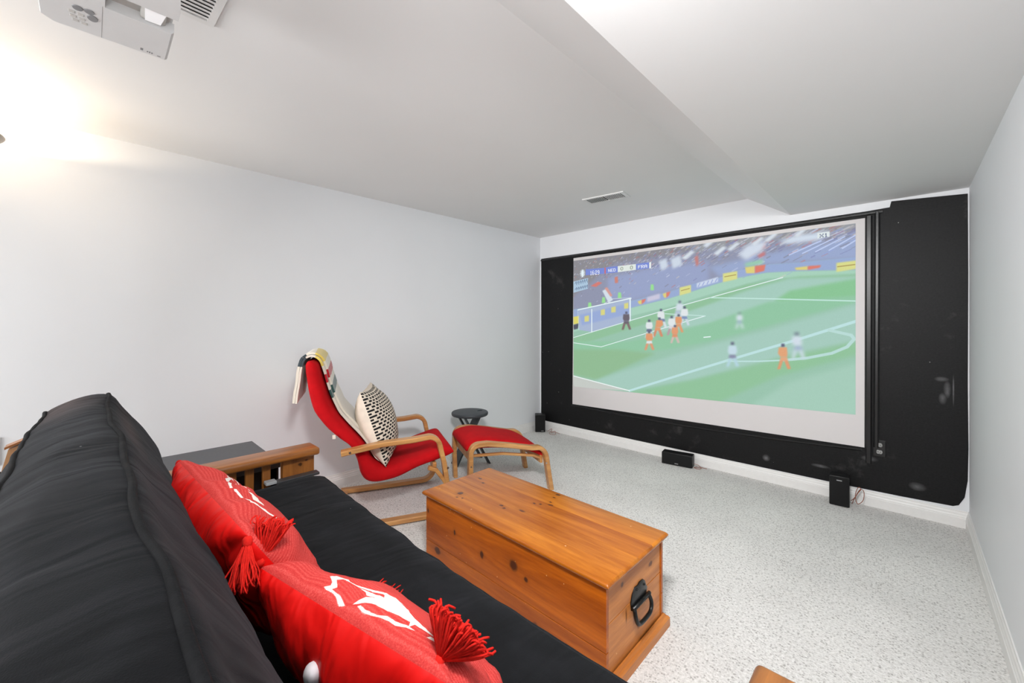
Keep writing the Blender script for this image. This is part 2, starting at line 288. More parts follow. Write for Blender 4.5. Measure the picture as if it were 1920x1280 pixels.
# the projected picture: a flat print, rasterised here shape by shape
PIC=[
('P',(153,196,174),0,[(0,498),(289,607),(450,661),(537,699),(631,741),(687,763),(775,781),(863,775),(1002,757),(1002,-22),(-18,-49)]),
('P',(167,209,188),1,[(0,498),(289,607),(450,661),(537,699),(631,741),(687,763),(775,781),(863,775),(1002,757),(1002,734),(863,739),(775,746),(631,688),(450,604),(289,549),(0,435)]),
('P',(145,193,156),2,[(1002,734),(863,745),(715,720),(458,585),(-3,392),(-3,316),(458,542),(699,647),(866,708),(1002,712)]),
('P',(165,204,190),3,[(838,737),(1002,723),(1002,647),(945,640),(748,535),(539,458),(373,423),(438,513),(715,682)]),
('P',(138,197,150),3,[(1002,712),(1002,617),(866,601),(794,607),(838,667)]),
('P',(145,198,164),3,[(1002,617),(1002,589),(595,372),(438,314),(205,264),(-3,230),(-3,358),(280,365),(595,491),(779,608)]),
('P',(145,188,148),4,[(-3,294),(230,305),(395,286),(126,67),(-3,94)]),
('P',(165,203,190),4,[(1002,578),(1002,382),(866,319),(539,120),(282,10),(99,52),(499,299),(779,446)]),
('P',(145,195,156),4,[(1002,382),(1002,313),(808,178),(613,-22),(282,-1),(539,120),(838,294)]),
('P',(165,204,186),5,[(1002,271),(1002,-22),(715,-28),(838,150)]),
('P',(198,203,198),1,[(-18,92),(282,10),(-18,-10)]),
('P',(145,150,174),0,[(1002,823),(863,823),(775,828),(702,812),(631,774),(542,747),(450,705),(289,657),(0,613),(-18,1042),(1007,1023)]),
('P',(141,140,146),5,[(-18,1021),(539,1015),(539,963),(205,938),(-18,700)]),
('P',(153,164,200),6,[(180,682),(180,842),(395,884),(595,883),(595,746),(450,705),(289,657)]),
('P',(154,169,206),5,[(595,848),(763,887),(1002,940),(1002,815),(775,828),(631,774)]),
('P',(153,156,162),4,[(539,1005),(1002,1004),(1002,974),(794,967),(539,945)]),
('C',0,0,[]),
('P',(153,172,212),1,[(0,613),(289,657),(450,705),(542,747),(631,774),(702,812),(775,828),(863,823),(1002,823),(1002,757),(863,775),(775,781),(687,763),(631,741),(537,699),(450,661),(289,607),(0,498)]),
('P',(218,219,140),1,[(489,729),(531,741),(531,692),(489,675)]),
('L',(170,150,90),3,[(495,707),(525,718)]),
('P',(218,219,140),1,[(641,797),(687,805),(687,756),(641,743)]),
('L',(170,150,90),3,[(647,776),(682,783)]),
('P',(218,219,140),1,[(956,802),(1002,806),(1002,762),(956,753)]),
('L',(170,150,90),3,[(959,781),(998,785)]),
('P',(223,208,124),1,[(318,651),(336,661),(336,630),(325,631)]),
('P',(222,124,108),1,[(336,661),(355,667),(348,644),(336,630)]),
('P',(223,208,124),1,[(423,693),(438,702),(438,666),(429,667)]),
('P',(222,124,108),1,[(438,702),(454,707),(448,680),(438,666)]),
('P',(223,208,124),1,[(711,824),(741,828),(741,783),(715,787)]),
('P',(222,124,108),1,[(741,828),(772,828),(768,792),(741,783)]),
('P',(223,208,124),1,[(852,795),(886,798),(886,777),(856,782)]),
('P',(222,124,108),1,[(886,798),(919,797),(916,784),(886,777)]),
('P',(204,200,222),2,[(359,677),(412,698),(412,661),(359,643)]),
('P',(205,216,236),1,[(552,749),(625,779),(625,749),(552,721)]),
('L',(150,165,215),3,[(557,727),(563,747)]),
('L',(150,165,215),3,[(572,733),(578,752)]),
('L',(150,165,215),3,[(588,739),(593,758)]),
('L',(150,165,215),3,[(602,744),(607,763)]),
('L',(150,165,215),3,[(616,750),(622,769)]),
('P',(153,206,172),3,[(709,847),(763,862),(766,836),(715,826)]),
('P',(174,200,222),0,[(-3,835),(79,853),(79,770),(-3,745)]),
('L',(110,130,160),3,[(9,817),(15,833),(18,807)]),
('L',(110,130,160),3,[(9,770),(18,786),(18,765)]),
('L',(110,130,160),3,[(21,819),(27,835),(30,809)]),
('L',(110,130,160),3,[(21,773),(30,788),(30,767)]),
('L',(110,130,160),3,[(33,822),(39,838),(42,813)]),
('L',(110,130,160),3,[(33,776),(42,792),(42,771)]),
('L',(110,130,160),3,[(44,824),(50,840),(53,815)]),
('L',(110,130,160),3,[(44,778),(53,794),(53,773)]),
('L',(110,130,160),3,[(56,827),(61,843),(64,818)]),
('L',(110,130,160),3,[(56,781),(64,797),(64,776)]),
('L',(110,130,160),3,[(67,830),(73,846),(76,820)]),
('L',(110,130,160),3,[(67,784),(76,799),(76,779)]),
('P',(153,224,148),1,[(79,617),(81,662),(96,661),(99,616)]),
('P',(153,224,148),1,[(150,653),(153,697),(166,696),(169,652)]),
('P',(153,224,148),1,[(228,682),(230,725),(243,723),(246,680)]),
('P',(153,224,148),1,[(373,725),(375,765),(386,763),(388,722)]),
('P',(213,124,116),1,[(93,789),(132,817),(153,806),(121,778)]),
('P',(205,132,120),1,[(213,838),(228,843),(230,796),(215,794)]),
('P',(213,224,234),1,[(153,745),(174,759),(205,672),(184,650)]),
('P',(213,156,148),1,[(164,764),(177,770),(203,704),(193,697)]),
('P',(197,124,128),2,[(744,938),(769,951),(772,929),(750,915)]),
('P',(197,124,128),2,[(748,890),(769,907),(772,885),(754,870)]),
('P',(197,128,124),2,[(544,920),(556,932),(559,869),(550,857)]),
('P',(206,217,231),3,[(408,919),(438,935),(446,875),(417,851)]),
('P',(206,217,231),3,[(454,924),(491,945),(499,879),(463,858)]),
('P',(210,220,234),4,[(691,902),(715,955),(779,971),(763,912),(715,865)]),
('P',(210,222,236),4,[(808,957),(866,979),(945,976),(919,935),(838,932)]),
('P',(169,184,212),1,[(30,603),(289,672),(289,519),(99,434),(30,451)]),
('P',(153,172,216),2,[(35,569),(285,642),(285,565),(47,485)]),
('P',(218,214,132),1,[(61,513),(61,556),(84,563),(84,517)]),
('P',(218,214,132),1,[(145,560),(145,601),(166,607),(166,563)]),
('P',(218,214,132),1,[(197,578),(197,617),(218,624),(218,580)]),
('P',(218,214,132),1,[(258,602),(258,640),(277,646),(277,604)]),
('P',(222,214,108),0,[(-3,554),(30,561),(30,502),(-3,494)]),
('P',(81,84,100),1,[(-3,490),(30,502),(24,460),(3,452)]),
('L',(232,246,248),5,[(99,434),(99,607)]),
('L',(232,246,248),6,[(285,515),(285,677)]),
('L',(232,246,248),5,[(24,608),(289,676)]),
('L',(215,228,238),2,[(24,608),(30,451)]),
('L',(215,228,238),2,[(153,641),(205,680),(289,680)]),
('L',(232,246,248),3,[(-3,388),(458,592),(820,745)]),
('L',(232,246,248),3,[(-3,349),(147,321),(582,536)]),
('L',(200,232,226),3,[(432,558),(582,536)]),
('L',(195,232,222),4,[(599,651),(779,627),(1002,594)]),
('L',(190,226,226),9,[(282,10),(652,254),(866,394),(1002,489)]),
('L',(240,248,248),4,[(-3,85),(282,10)]),
('L',(190,226,222),5,[(652,251),(750,259),(823,271)]),
('L',(185,220,215),9,[(823,271),(884,288),(945,318),(981,354),(997,396),(990,416),(939,442)]),
('L',(232,246,248),4,[(577,399),(599,403)]),
('P',(97,100,124),1,[(263,582),(273,581),(273,564),(263,565)]),
('P',(106,99,110),1,[(254,563),(281,562),(283,531),(279,513),(257,513),(252,532)]),
('P',(106,99,110),1,[(257,513),(279,513),(281,491),(254,492)]),
('P',(129,108,108),1,[(254,495),(265,495),(256,450),(246,450)]),
('P',(129,108,108),1,[(269,495),(281,494),(290,452),(280,450)]),
('P',(97,100,124),2,[(485,641),(494,640),(494,623),(485,623)]),
('P',(212,222,233),2,[(478,623),(501,621),(503,590),(493,573),(474,575),(475,592)]),
('P',(185,196,220),2,[(474,575),(493,573),(495,553),(471,554)]),
('P',(205,216,228),2,[(471,556),(481,556),(473,513),(465,513)]),
('P',(205,216,228),2,[(485,556),(495,555),(503,514),(493,512)]),
('P',(97,100,124),1,[(503,603),(512,603),(512,586),(503,587)]),
('P',(225,231,234),1,[(496,586),(519,585),(521,554),(516,536),(498,538),(493,555)]),
('P',(129,148,188),1,[(498,538),(516,536),(519,516),(496,517)]),
('P',(205,219,228),1,[(496,520),(505,520),(497,476),(489,476)]),
('P',(205,219,228),1,[(509,519),(519,519),(526,478),(518,476)]),
('P',(97,100,124),1,[(412,592),(421,591),(421,574),(412,575)]),
('P',(225,231,234),1,[(404,573),(429,572),(431,541),(431,522),(411,523),(401,542)]),
('P',(121,132,172),1,[(411,523),(431,522),(433,501),(408,502)]),
('P',(213,224,228),1,[(408,504),(418,504),(410,459),(401,460)]),
('P',(213,224,228),1,[(422,504),(433,504),(441,462),(432,459)]),
('P',(97,100,124),1,[(405,533),(415,533),(415,515),(405,516)]),
('P',(225,156,112),1,[(397,515),(422,514),(425,482),(413,464),(393,465),(395,483)]),
('P',(225,156,112),1,[(393,465),(413,464),(416,443),(391,443)]),
('P',(214,140,108),1,[(391,446),(401,446),(392,401),(383,400)]),
('P',(214,140,108),1,[(405,446),(416,446),(425,403),(415,401)]),
('P',(97,100,124),1,[(363,520),(373,519),(373,503),(363,503)]),
('P',(225,231,234),1,[(356,502),(380,501),(383,472),(378,454),(358,454),(353,472)]),
('P',(105,112,140),1,[(358,454),(378,454),(380,433),(356,433)]),
('P',(193,216,220),1,[(356,436),(366,436),(357,393),(349,392)]),
('P',(193,216,220),1,[(369,436),(380,436),(389,396),(379,393)]),
('P',(97,100,124),1,[(481,552),(490,551),(490,536),(481,536)]),
('P',(225,156,112),1,[(474,535),(496,534),(498,505),(494,488),(476,488),(472,505)]),
('P',(225,156,112),1,[(476,488),(494,488),(496,469),(474,469)]),
('P',(225,156,112),1,[(474,472),(483,472),(475,430),(467,430)]),
('P',(225,156,112),1,[(486,471),(496,471),(504,432),(495,430)]),
('P',(97,100,124),1,[(454,542),(463,541),(463,525),(454,525)]),
('P',(225,231,234),1,[(447,524),(471,523),(473,492),(468,474),(449,475),(444,493)]),
('P',(217,216,224),1,[(449,475),(468,474),(471,453),(447,454)]),
('P',(185,156,164),1,[(447,456),(456,456),(448,412),(439,412)]),
('P',(185,156,164),1,[(460,457),(471,456),(479,415),(469,412)]),
('P',(97,100,124),1,[(363,442),(373,441),(373,424),(363,424)]),
('P',(225,156,112),1,[(355,423),(381,423),(384,391),(379,372),(358,371),(353,390)]),
('P',(223,228,231),1,[(358,371),(379,372),(381,351),(355,350)]),
('P',(221,156,120),1,[(355,352),(366,353),(357,307),(347,306)]),
('P',(221,156,120),1,[(369,353),(381,353),(390,311),(380,308)]),
('P',(97,100,124),1,[(467,481),(476,480),(476,465),(467,465)]),
('P',(226,156,116),1,[(460,464),(482,463),(484,434),(480,417),(462,417),(458,434)]),
('P',(222,148,108),1,[(462,417),(480,417),(482,397),(460,397)]),
('P',(209,188,180),1,[(460,400),(469,400),(461,358),(453,358)]),
('P',(209,188,180),1,[(472,400),(482,400),(490,362),(481,359)]),
('P',(97,100,124),3,[(691,551),(697,550),(697,537),(691,538)]),
('P',(213,225,233),3,[(686,537),(702,537),(704,513),(700,499),(688,500),(684,514)]),
('P',(153,172,200),3,[(688,500),(700,499),(702,484),(686,484)]),
('P',(205,222,226),3,[(686,486),(693,486),(687,453),(681,453)]),
('P',(205,222,226),3,[(695,486),(702,486),(708,454),(701,453)]),
('P',(97,100,124),2,[(667,371),(677,371),(677,352),(667,351)]),
('P',(197,219,231),2,[(660,349),(684,350),(687,314),(682,293),(662,292),(657,313)]),
('P',(137,140,168),2,[(662,292),(682,293),(684,269),(660,268)]),
('P',(181,214,225),2,[(660,270),(670,271),(661,219),(652,218)]),
('P',(181,214,225),2,[(673,271),(684,272),(693,225),(683,221)]),
('P',(97,100,124),3,[(853,430),(862,430),(862,411),(853,410)]),
('P',(210,222,233),3,[(846,409),(868,409),(871,374),(870,353),(853,352),(844,372)]),
('P',(165,180,208),3,[(853,352),(870,353),(873,329),(850,327)]),
('P',(205,220,231),3,[(850,331),(859,331),(851,279),(843,279)]),
('P',(205,220,231),3,[(862,331),(873,331),(880,284),(871,281)]),
('P',(97,100,124),1,[(816,366),(825,366),(825,347),(816,346)]),
('P',(226,164,120),1,[(809,344),(831,346),(833,310),(832,290),(814,289),(807,309)]),
('P',(225,168,128),1,[(814,289),(832,290),(834,267),(812,265)]),
('P',(222,156,116),1,[(812,268),(821,269),(813,218),(805,217)]),
('P',(222,156,116),1,[(824,269),(834,270),(842,224),(833,220)]),
('P',(122,140,214),0,[(67,922),(164,917),(164,873),(67,875)]),
('P',(213,108,108),0,[(164,917),(170,918),(170,873),(164,873)]),
('P',(122,140,214),0,[(170,920),(228,918),(228,873),(170,873)]),
('P',(225,233,228),0,[(228,918),(311,918),(311,877),(228,873)]),
('P',(122,140,214),0,[(311,918),(367,921),(367,878),(311,877)]),
('P',(233,238,238),0,[(368,919),(376,920),(376,877),(368,877)]),
('P',(223,232,234),0,[(910,975),(940,975),(940,946),(910,945)]),
('L',(190,205,240),4,[(838,871),(919,929)]),
('L',(190,205,240),4,[(873,872),(948,933)]),
('L',(190,205,240),4,[(906,873),(975,937)]),
('L',(190,205,240),4,[(939,874),(1002,940)]),
('L',(190,205,240),4,[(970,876),(1028,944)]),
('P',(215,224,233),2,[(609,927),(641,967),(655,957),(624,914)]),
('P',(215,224,233),2,[(654,944),(684,982),(697,973),(667,931)]),
('P',(215,224,233),2,[(495,923),(531,965),(546,954),(511,909)]),
('P',(215,224,233),2,[(572,986),(606,1026),(620,1015),(588,972)]),
('P',(215,224,233),2,[(728,958),(757,995),(769,986),(741,946)]),
('P',(215,224,233),2,[(768,971),(795,1007),(807,998),(780,958)]),
('P',(215,224,233),2,[(849,977),(874,1012),(885,1003),(860,965)]),
('E',(230,244,250),0,[(50,894)]),
('T', (250, 252, 255), '16:29', [(90, 872), (138, 905)]),
('T', (250, 252, 255), 'NED', [(182, 882), (218, 904)]),
('T', (120, 130, 110), '0', [(241, 885), (253, 908)]),
('T', (120, 130, 110), '0', [(285, 885), (297, 909)]),
('T', (250, 252, 255), 'FRA', [(320, 884), (359, 907)]),
('T', (90, 100, 130), 'X1', [(916, 947), (936, 968)])]

FONT = {'0': '01110 10001 10001 10001 10001 10001 01110', '1': '00100 01100 00100 00100 00100 00100 01110', '2': '01110 10001 00001 00110 01000 10000 11111',
        '6': '01110 10000 10000 11110 10001 10001 01110', '9': '01110 10001 10001 01111 00001 00001 01110', ':': '0 0 1 0 1 0 0', 'N': '10001 11001 11001 10101 10011 10011 10001',
        'E': '11111 10000 10000 11110 10000 10000 11111', 'D': '11110 10001 10001 10001 10001 10001 11110', 'F': '11111 10000 10000 11110 10000 10000 10000',
        'R': '11110 10001 10001 11110 10100 10010 10001', 'A': '01110 10001 10001 11111 10001 10001 10001', 'X': '10001 10001 01010 00100 01010 10001 10001'}
def raster(shapes, w, h, bg):
    im = np.zeros((h, w, 3), np.float32) + np.array(bg, np.float32) / 255
    def region(pts, pad):
        xs = [p[0] for p in pts]; ys = [p[1] for p in pts]
        x0 = max(int(min(xs) - pad), 0); x1 = min(int(max(xs) + pad) + 2, w); y0 = max(int(min(ys) - pad), 0); y1 = min(int(max(ys) + pad) + 2, h)
        return (x0, x1, y0, y1) if x1 > x0 and y1 > y0 else None
    def blurm(a, r):
        for _ in range(2):
            for ax in (0, 1):
                p = np.pad(a, [(r, r) if k == ax else (0, 0) for k in (0, 1)], mode='edge'); c = np.cumsum(p, axis=ax)
                n = a.shape[ax]; k = 2 * r + 1
                c = np.concatenate([np.zeros_like(np.take(c, [0], ax)), c], axis=ax)
                a = (np.take(c, range(k, k + n), ax) - np.take(c, range(0, n), ax)) / k
        return a
    def put(mask, reg, col, al=1):
        x0, x1, y0, y1 = reg; m = (mask * al)[..., None]
        im[y0:y1, x0:x1] = im[y0:y1, x0:x1] * (1 - m) + np.array(col, np.float32) / 255 * m
    def poly(pts, col, blur=0, al=1):
        pad = 3 + blur * 5; reg = region(pts, pad)
        if not reg: return
        x0, x1, y0, y1 = reg; acc = np.zeros((y1 - y0, x1 - x0), np.float32)
        for ox, oy in ((.25, .25), (.75, .75)):
            X, Y = np.meshgrid(np.arange(x0, x1) + ox, np.arange(y0, y1) + oy); ins = np.zeros(X.shape, bool)
            for (ax, ay), (bx, by) in zip(pts, pts[1:] + pts[:1]):
                if ay == by: continue
                c = (ay > Y) != (by > Y); ins ^= c & (X < (bx - ax) * (Y - ay) / (by - ay) + ax)
            acc += ins * .5
        if blur: acc = blurm(acc, blur * 2)
        put(acc, reg, col, al)
    def line(pts, col, wd, al=1):
        for (ax, ay), (bx, by) in zip(pts, pts[1:]):
            reg = region([(ax, ay), (bx, by)], wd + 2)
            if not reg: continue
            x0, x1, y0, y1 = reg; X, Y = np.meshgrid(np.arange(x0, x1) + .5, np.arange(y0, y1) + .5)
            dx, dy = bx - ax, by - ay; L2 = dx * dx + dy * dy + 1e-6; t = np.clip(((X - ax) * dx + (Y - ay) * dy) / L2, 0, 1)
            d = np.hypot(X - ax - t * dx, Y - ay - t * dy); put(np.clip(wd / 2 - d + .5, 0, 1), reg, col, al)
    sx, sy = w / 1000, h / 1000; rnd = random.Random(3)
    for kind, col, b, pts in shapes:
        q = [(x * sx, y * sy) for x, y in pts]
        if kind == 'P': poly(q, col, b)
        elif kind == 'L': line(q, col, b * w / 1060)
        elif kind == 'C':      # blurred crowd: short slanted streaks
            cols = [(225, 228, 240), (205, 212, 236), (128, 126, 138), (120, 120, 170), (170, 165, 175), (200, 110, 105), (120, 118, 126), (214, 205, 196), (150, 165, 220)]
            for _ in range(1500):
                x = rnd.random() * w; top = (.52 + .24 * (x / w) ** .8) * h; y = top + (h - top) * (rnd.random() ** .55)
                if y > h * .99: continue
                f = x / w; ln = (3 + 22 * f) * (.5 + rnd.random()); an = math.radians(38 - 14 * f)
                if (y - top) / (h - top) < .62 and rnd.random() < .8: continue
                line([(x, y), (x + ln * math.cos(an), y + ln * math.sin(an))], rnd.choice(cols), 2 + 4 * rnd.random(), .42)
        elif kind == 'E':
            (cx, cy) = q[0]
            for k in range(14):
                a = 2 * PI * k / 14; line([(cx + 3 * math.cos(a), cy + 4 * math.sin(a)), (cx + 17 * math.cos(a), cy + 21 * math.sin(a))], col, 3.4)
            poly([(cx - 4, cy - 21), (cx + 4, cy - 21), (cx + 8, cy + 2), (cx + 3, cy + 18), (cx - 3, cy + 18), (cx - 8, cy + 2)], col)
        elif kind == 'T':
            (x0, y0), (x1, y1) = q; widths = [len(FONT[c].split()[0]) + 1 for c in b]; u = (x1 - x0) / (sum(widths) - 1); x = x0; v = (y1 - y0) / 7
            for c, wdt in zip(b, widths):
                for r, row in enumerate(FONT[c].split()):
                    for k, ch in enumerate(row):
                        if ch == '1': poly([(x + k * u, y1 - r * v), (x + (k + 1.1) * u, y1 - r * v), (x + (k + 1.1) * u, y1 - (r + 1.1) * v), (x + k * u, y1 - (r + 1.1) * v)], col)
                x += wdt * u
    return im
def image(name, arr):
    h, w, _ = arr.shape; im = bpy.data.images.new(name, w, h); a = np.ones((h, w, 4), np.float32); a[..., :3] = arr
    im.pixels.foreach_set(a.ravel()); im.update(); im.pack(); return im
pic = raster(PIC, 1272, 715, (150, 200, 172))
rs = np.random.RandomState(1); pic = np.clip(pic + rs.randn(*pic.shape[:2], 1).astype(np.float32) * .008, 0, 1)
m, nt, b = new_mat('projected_picture'); ti = nt.nodes.new('ShaderNodeTexImage'); ti.image = image('match_picture', pic)
tc = nt.nodes.new('ShaderNodeTexCoord'); nt.links.new(tc.outputs['UV'], ti.inputs[0])
nt.links.new(ti.outputs[0], b.inputs['Emission Color']); b.inputs['Emission Strength'].default_value = .97
b.inputs['Base Color'].default_value = (.02, .02, .02, 1); b.inputs['Roughness'].default_value = 1; b.inputs['Specular IOR Level'].default_value = 0
bm = BM(); NX, NY = 12, 8; uvl = bm.loops.layers.uv.new('uv'); V = {}
for i in range(NX + 1):
    for j in range(NY + 1):
        u, v = i / NX, j / NY; x = .5 + 2.456 * u; zb = .563 + .066 * u; zt = 1.992 + .010 * u
        V[i, j] = bm.verts.new((x, D - .0075, zb + (zt - zb) * v))
for i in range(NX):
    for j in range(NY):
        ks = [(i, j), (i + 1, j), (i + 1, j + 1), (i, j + 1)]; f = bm.faces.new([V[k] for k in ks])
        for lp, k in zip(f.loops, ks): lp[uvl].uv = (k[0] / NX, k[1] / NY)
obj('projected_picture', bm, m, screen)

# wall outlet, black with worn sockets
out = empty('wall_outlet', (3.0825, D - .003, .415)); tag(out, 'black duplex wall outlet with worn pale sockets beside the screen', 'outlet')
bm = BM(); box(bm, -.033, -.007, -.058, .033, 0, .058, .003); obj('cover_plate', bm, M['plastic_black'], out)
worn = plain('worn_socket', (150, 150, 148), .5, var=.55, scale=90)
for s in (-1, 1):
    bm = BM(); pr_ = [(.016 * math.cos(a), s * .024 + min(max(.017 * math.sin(a), -.013), .013)) for a in [2 * PI * k / 20 for k in range(20)]]
    prism(bm, pr_, lambda p: (p[0], -.007, p[1]), lambda p: (p[0], -.0095, p[1])); so = obj('socket', bm, worn, out)
    for dx in (-.006, .006):
        bm = BM(); box(bm, dx - .0012, -.0105, s * .024 - .004, dx + .0012, -.009, s * .024 + .005); obj('slot', bm, M['plastic_black'], so)
out = empty('wall_plate', (0, -.36, .655)); tag(out, 'white cover plate on the left wall, cut by the left edge of the photo', 'outlet')
bm = BM(); box(bm, 0, -.045, -.07, .007, .045, .07, .003); obj('cover_plate', bm, M['white_plastic'], out)
bm = BM(); box(bm, .006, -.017, -.034, .010, .017, .034, .002); obj('rocker', bm, M['white_plastic'], out)

# ------------------------------------------------------------------ speakers and their wires
def speaker(name, loc, rz, w, d, h, label, badge, group):
    """front face centred at local (0,0), body runs back along +y"""
    t = empty(name, loc, rz); tag(t, label, 'speaker', group)
    bm = BM(); box(bm, -w / 2, .006, 0, w / 2, d, h, .004); obj('cabinet', bm, M['plastic_black'], t, angle=40)
    bm = BM(); box(bm, -w / 2 + .003, -.008, .003, w / 2 - .003, .007, h - .003, .004); g = obj('grille', bm, M['grille'], t, angle=40)
    bm = BM(); bx, bz, bw = badge; box(bm, bx - bw / 2, -.0105, bz - .003, bx + bw / 2, -.007, bz + .003); obj('badge', bm, M['silver'], g)
    return t
speaker('bookshelf_speaker', (.1265, 3.664, 0), math.radians(42), .118, .10, .205, 'small upright black speaker in the far left corner', (.025, .018, .03), 'home cinema speakers under the screen')
speaker('center_speaker', (1.7315, 3.6585, 0), math.radians(9), .262, .10, .105, 'wide black centre speaker lying on the carpet below the screen', (-.0, .02, .03), 'home cinema speakers under the screen')
speaker('bookshelf_speaker', (2.8785, 3.651, 0), math.radians(5), .112, .11, .205, 'small upright black speaker below the right end of the screen', (-.0, .182, .03), 'home cinema speakers under the screen')
def wire(pts, label, r=.0022):
    bm = BM(); tube(bm, smooth_path(pts, 8), r, 6); o = obj('speaker_wire', bm, M['copper_wire'], smooth=True); tag(o, label, 'wire', 'loose speaker wires'); return o
wire([(.21, 3.70, .02), (.235, 3.745, .045), (.26, 3.70, .012), (.29, 3.735, .03), (.32, 3.70, .004), (.27, 3.67, .003), (.24, 3.70, .018), (.28, 3.755, .012), (.34, 3.76, .003)], 'tangled copper wire beside the far left corner speaker')
wire([(1.86, 3.73, .03), (1.89, 3.75, .02), (1.92, 3.73, .004), (1.90, 3.70, .003), (1.87, 3.705, .008), (1.91, 3.745, .006), (1.96, 3.76, .003)], 'short copper wire behind the wide centre speaker')
wire([(2.935, 3.73, .03), (2.955, 3.71, .06), (2.975, 3.72, .10), (2.99, 3.72, .13), (2.975, 3.725, .135), (2.96, 3.73, .08), (2.97, 3.73, .02), (3.0, 3.73, .05), (3.005, 3.735, .11), (2.985, 3.74, .12), (2.955, 3.735, .05), (2.94, 3.75, .004)], 'looped copper wire beside the right upright speaker')

# ------------------------------------------------------------------ ceiling vents
def vent(name, loc, rz, lx, ly, n, label, across, bars=None, split=None):
    t = empty(name, loc, rz); tag(t, label, 'vent')
    bm = BM(); f = .022
    for a in ((-lx, -ly, lx, -ly + f), (-lx, ly - f, lx, ly), (-lx, -ly + f, -lx + f, ly - f), (lx - f, -ly + f, lx, ly - f)):
        box(bm, a[0], a[1], -.008, a[2], a[3], 0)
    bmesh.ops.remove_doubles(bm, verts=bm.verts[:], dist=1e-5); obj('frame', bm, M['vent'], t)
    bm = BM(); box(bm, -lx + f, -ly + f, -.002, lx - f, ly - f, 0); obj('duct_opening', bm, M['dark_void'], t)
    SL = .35 if split is not None else .62
    for k in range(n):
        if across:   # slats run along local y, spaced along x
            p = -lx + f + (2 * (lx - f)) * (k + .5) / n; bm = BM(); h = (lx - f) / n
            tilt = .006 if (split is None or p > split) else -.006
            vs = [(p - h * .95, -ly + f, -.003), (p - h * .75, -ly + f, -.002), (p + h * SL + tilt, -ly + f, -.008), (p + h * (SL - .25) + tilt, -ly + f, -.009)]
            loft(bm, [vs, [(x, ly - f, z) for x, y, z in vs]])
        else:
            p = -ly + f + (2 * (ly - f)) * (k + .5) / n; bm = BM(); h = (ly - f) / n
            vs = [(-lx + f, p - h * .6, -.003), (-lx + f, p - h * .4, -.002), (-lx + f, p + h * .6, -.008), (-lx + f, p + h * .3, -.009)]
            loft(bm, [vs, [(lx - f, y, z) for x, y, z in vs]])
        obj('slat', bm, M['vent'], t)
    return t
vent('ceiling_vent', (1.428, 2.962, H), math.radians(7), .178, .082, 20, 'small louvred ceiling vent near the far end, above the screen', True, split=0)
vent('ceiling_vent', (1.625, .19, H), math.radians(2), .15, .108, 13, 'larger slatted white ceiling vent beside the projector', True)

# ------------------------------------------------------------------ wood and cloth
M['birch'] = wood('bent_birch', (160, 102, 52), (212, 160, 98), 'x', 1.4, .38, coat=.2)
M['red'] = plain('red_canvas', (186, 5, 16), .85, .2, var=.1, scale=14, bmp=.35, bscale=500)
M['cream'] = plain('cream_cotton', (226, 214, 198), .9, .2, var=.05, scale=20, bmp=.3, bscale=300)

# ------------------------------------------------------------------ red bentwood armchair (local x = forward, y = -width)
CH_A = math.radians(65.0)
chair = empty('armchair', (.134, 1.313, 0), CH_A); tag(chair, 'red cushioned bentwood armchair with birch arms against the left wall', 'armchair')
def frame_path():
    p = [(.0, .022), (.3, .022), (.57, .024)] + arc2((.60, .118), .094, -90, -12, 8)[1:]
    p += [(.672, .22), (.652, .36), (.632, .44)] + arc2((.548, .462), .078, 8, 86, 8)[0:] + [(.46, .530), (.25, .522), (.02, .490)]
    return p
for w0 in (0, .618):
    bm = BM(); strip(bm, frame_path(), .030, w0, w0 + .062, .005); obj('side_frame', bm, M['birch'], chair, angle=40)
    bm = BM(); strip(bm, [(.690, .16), (.65, .245), (.60, .315), (.55, .335)], .026, w0 + .012, w0 + .05, .005); obj('brace', bm, M['birch'], chair, angle=40)
bm = BM(); box(bm, .0, -.618, .008, .045, -.062, .036, .004); obj('rear_crossbar', bm, M['birch'], chair)
bm = BM(); box(bm, .585, -.618, .318, .61, -.062, .352, .004); obj('front_crossbar', bm, M['birch'], chair)
for (s, z, w, nx) in ((.07, .497, .68, 0), (.672, .33, .683, 0), (.690, .215, .683, 0)):
    bm = BM(); loft(bm, [[(s + .007 * math.cos(2 * PI * k / 12), -w + o, z + .007 * math.sin(2 * PI * k / 12)) for k in range(12)] for o in (.004, -.003)]); obj('bolt', bm, M['steel'], chair)
prof = [((-.172, 1.052), (-.140, 1.056)), ((-.186, 1.03), (-.112, 1.035)), ((-.187, .985), (-.098, .985)), ((-.181, .936), (-.085, .93)), ((-.166, .833), (-.058, .84)), ((-.138, .741), (-.015, .735)), ((-.094, .672), (.022, .68)), ((-.045, .612), (.066, .625)),
        ((.0, .566), (.112, .57)), ((.057, .519), (.15, .52)), ((.088, .466), (.18, .462)), ((.112, .40), (.203, .415)), ((.128, .33), (.228, .388)), ((.16, .278), (.262, .368)), ((.215, .256), (.305, .362)), ((.30, .262), (.36, .37)),
        ((.388, .282), (.42, .385)), ((.473, .316), (.48, .40)), ((.56, .343), (.56, .424)), ((.64, .362), (.64, .446)), ((.695, .378), (.69, .452)), ((.722, .395), (.714, .44)), ((.728, .405), (.724, .422))]
def dens(pr_, sub=3):
    o = smooth_path([(a[0], a[1], 0) for a, _ in pr_], sub); f = smooth_path([(b[0], b[1], 0) for _, b in pr_], sub)
    return [((a.x, a.y), (b.x, b.y)) for a, b in zip(o, f)]
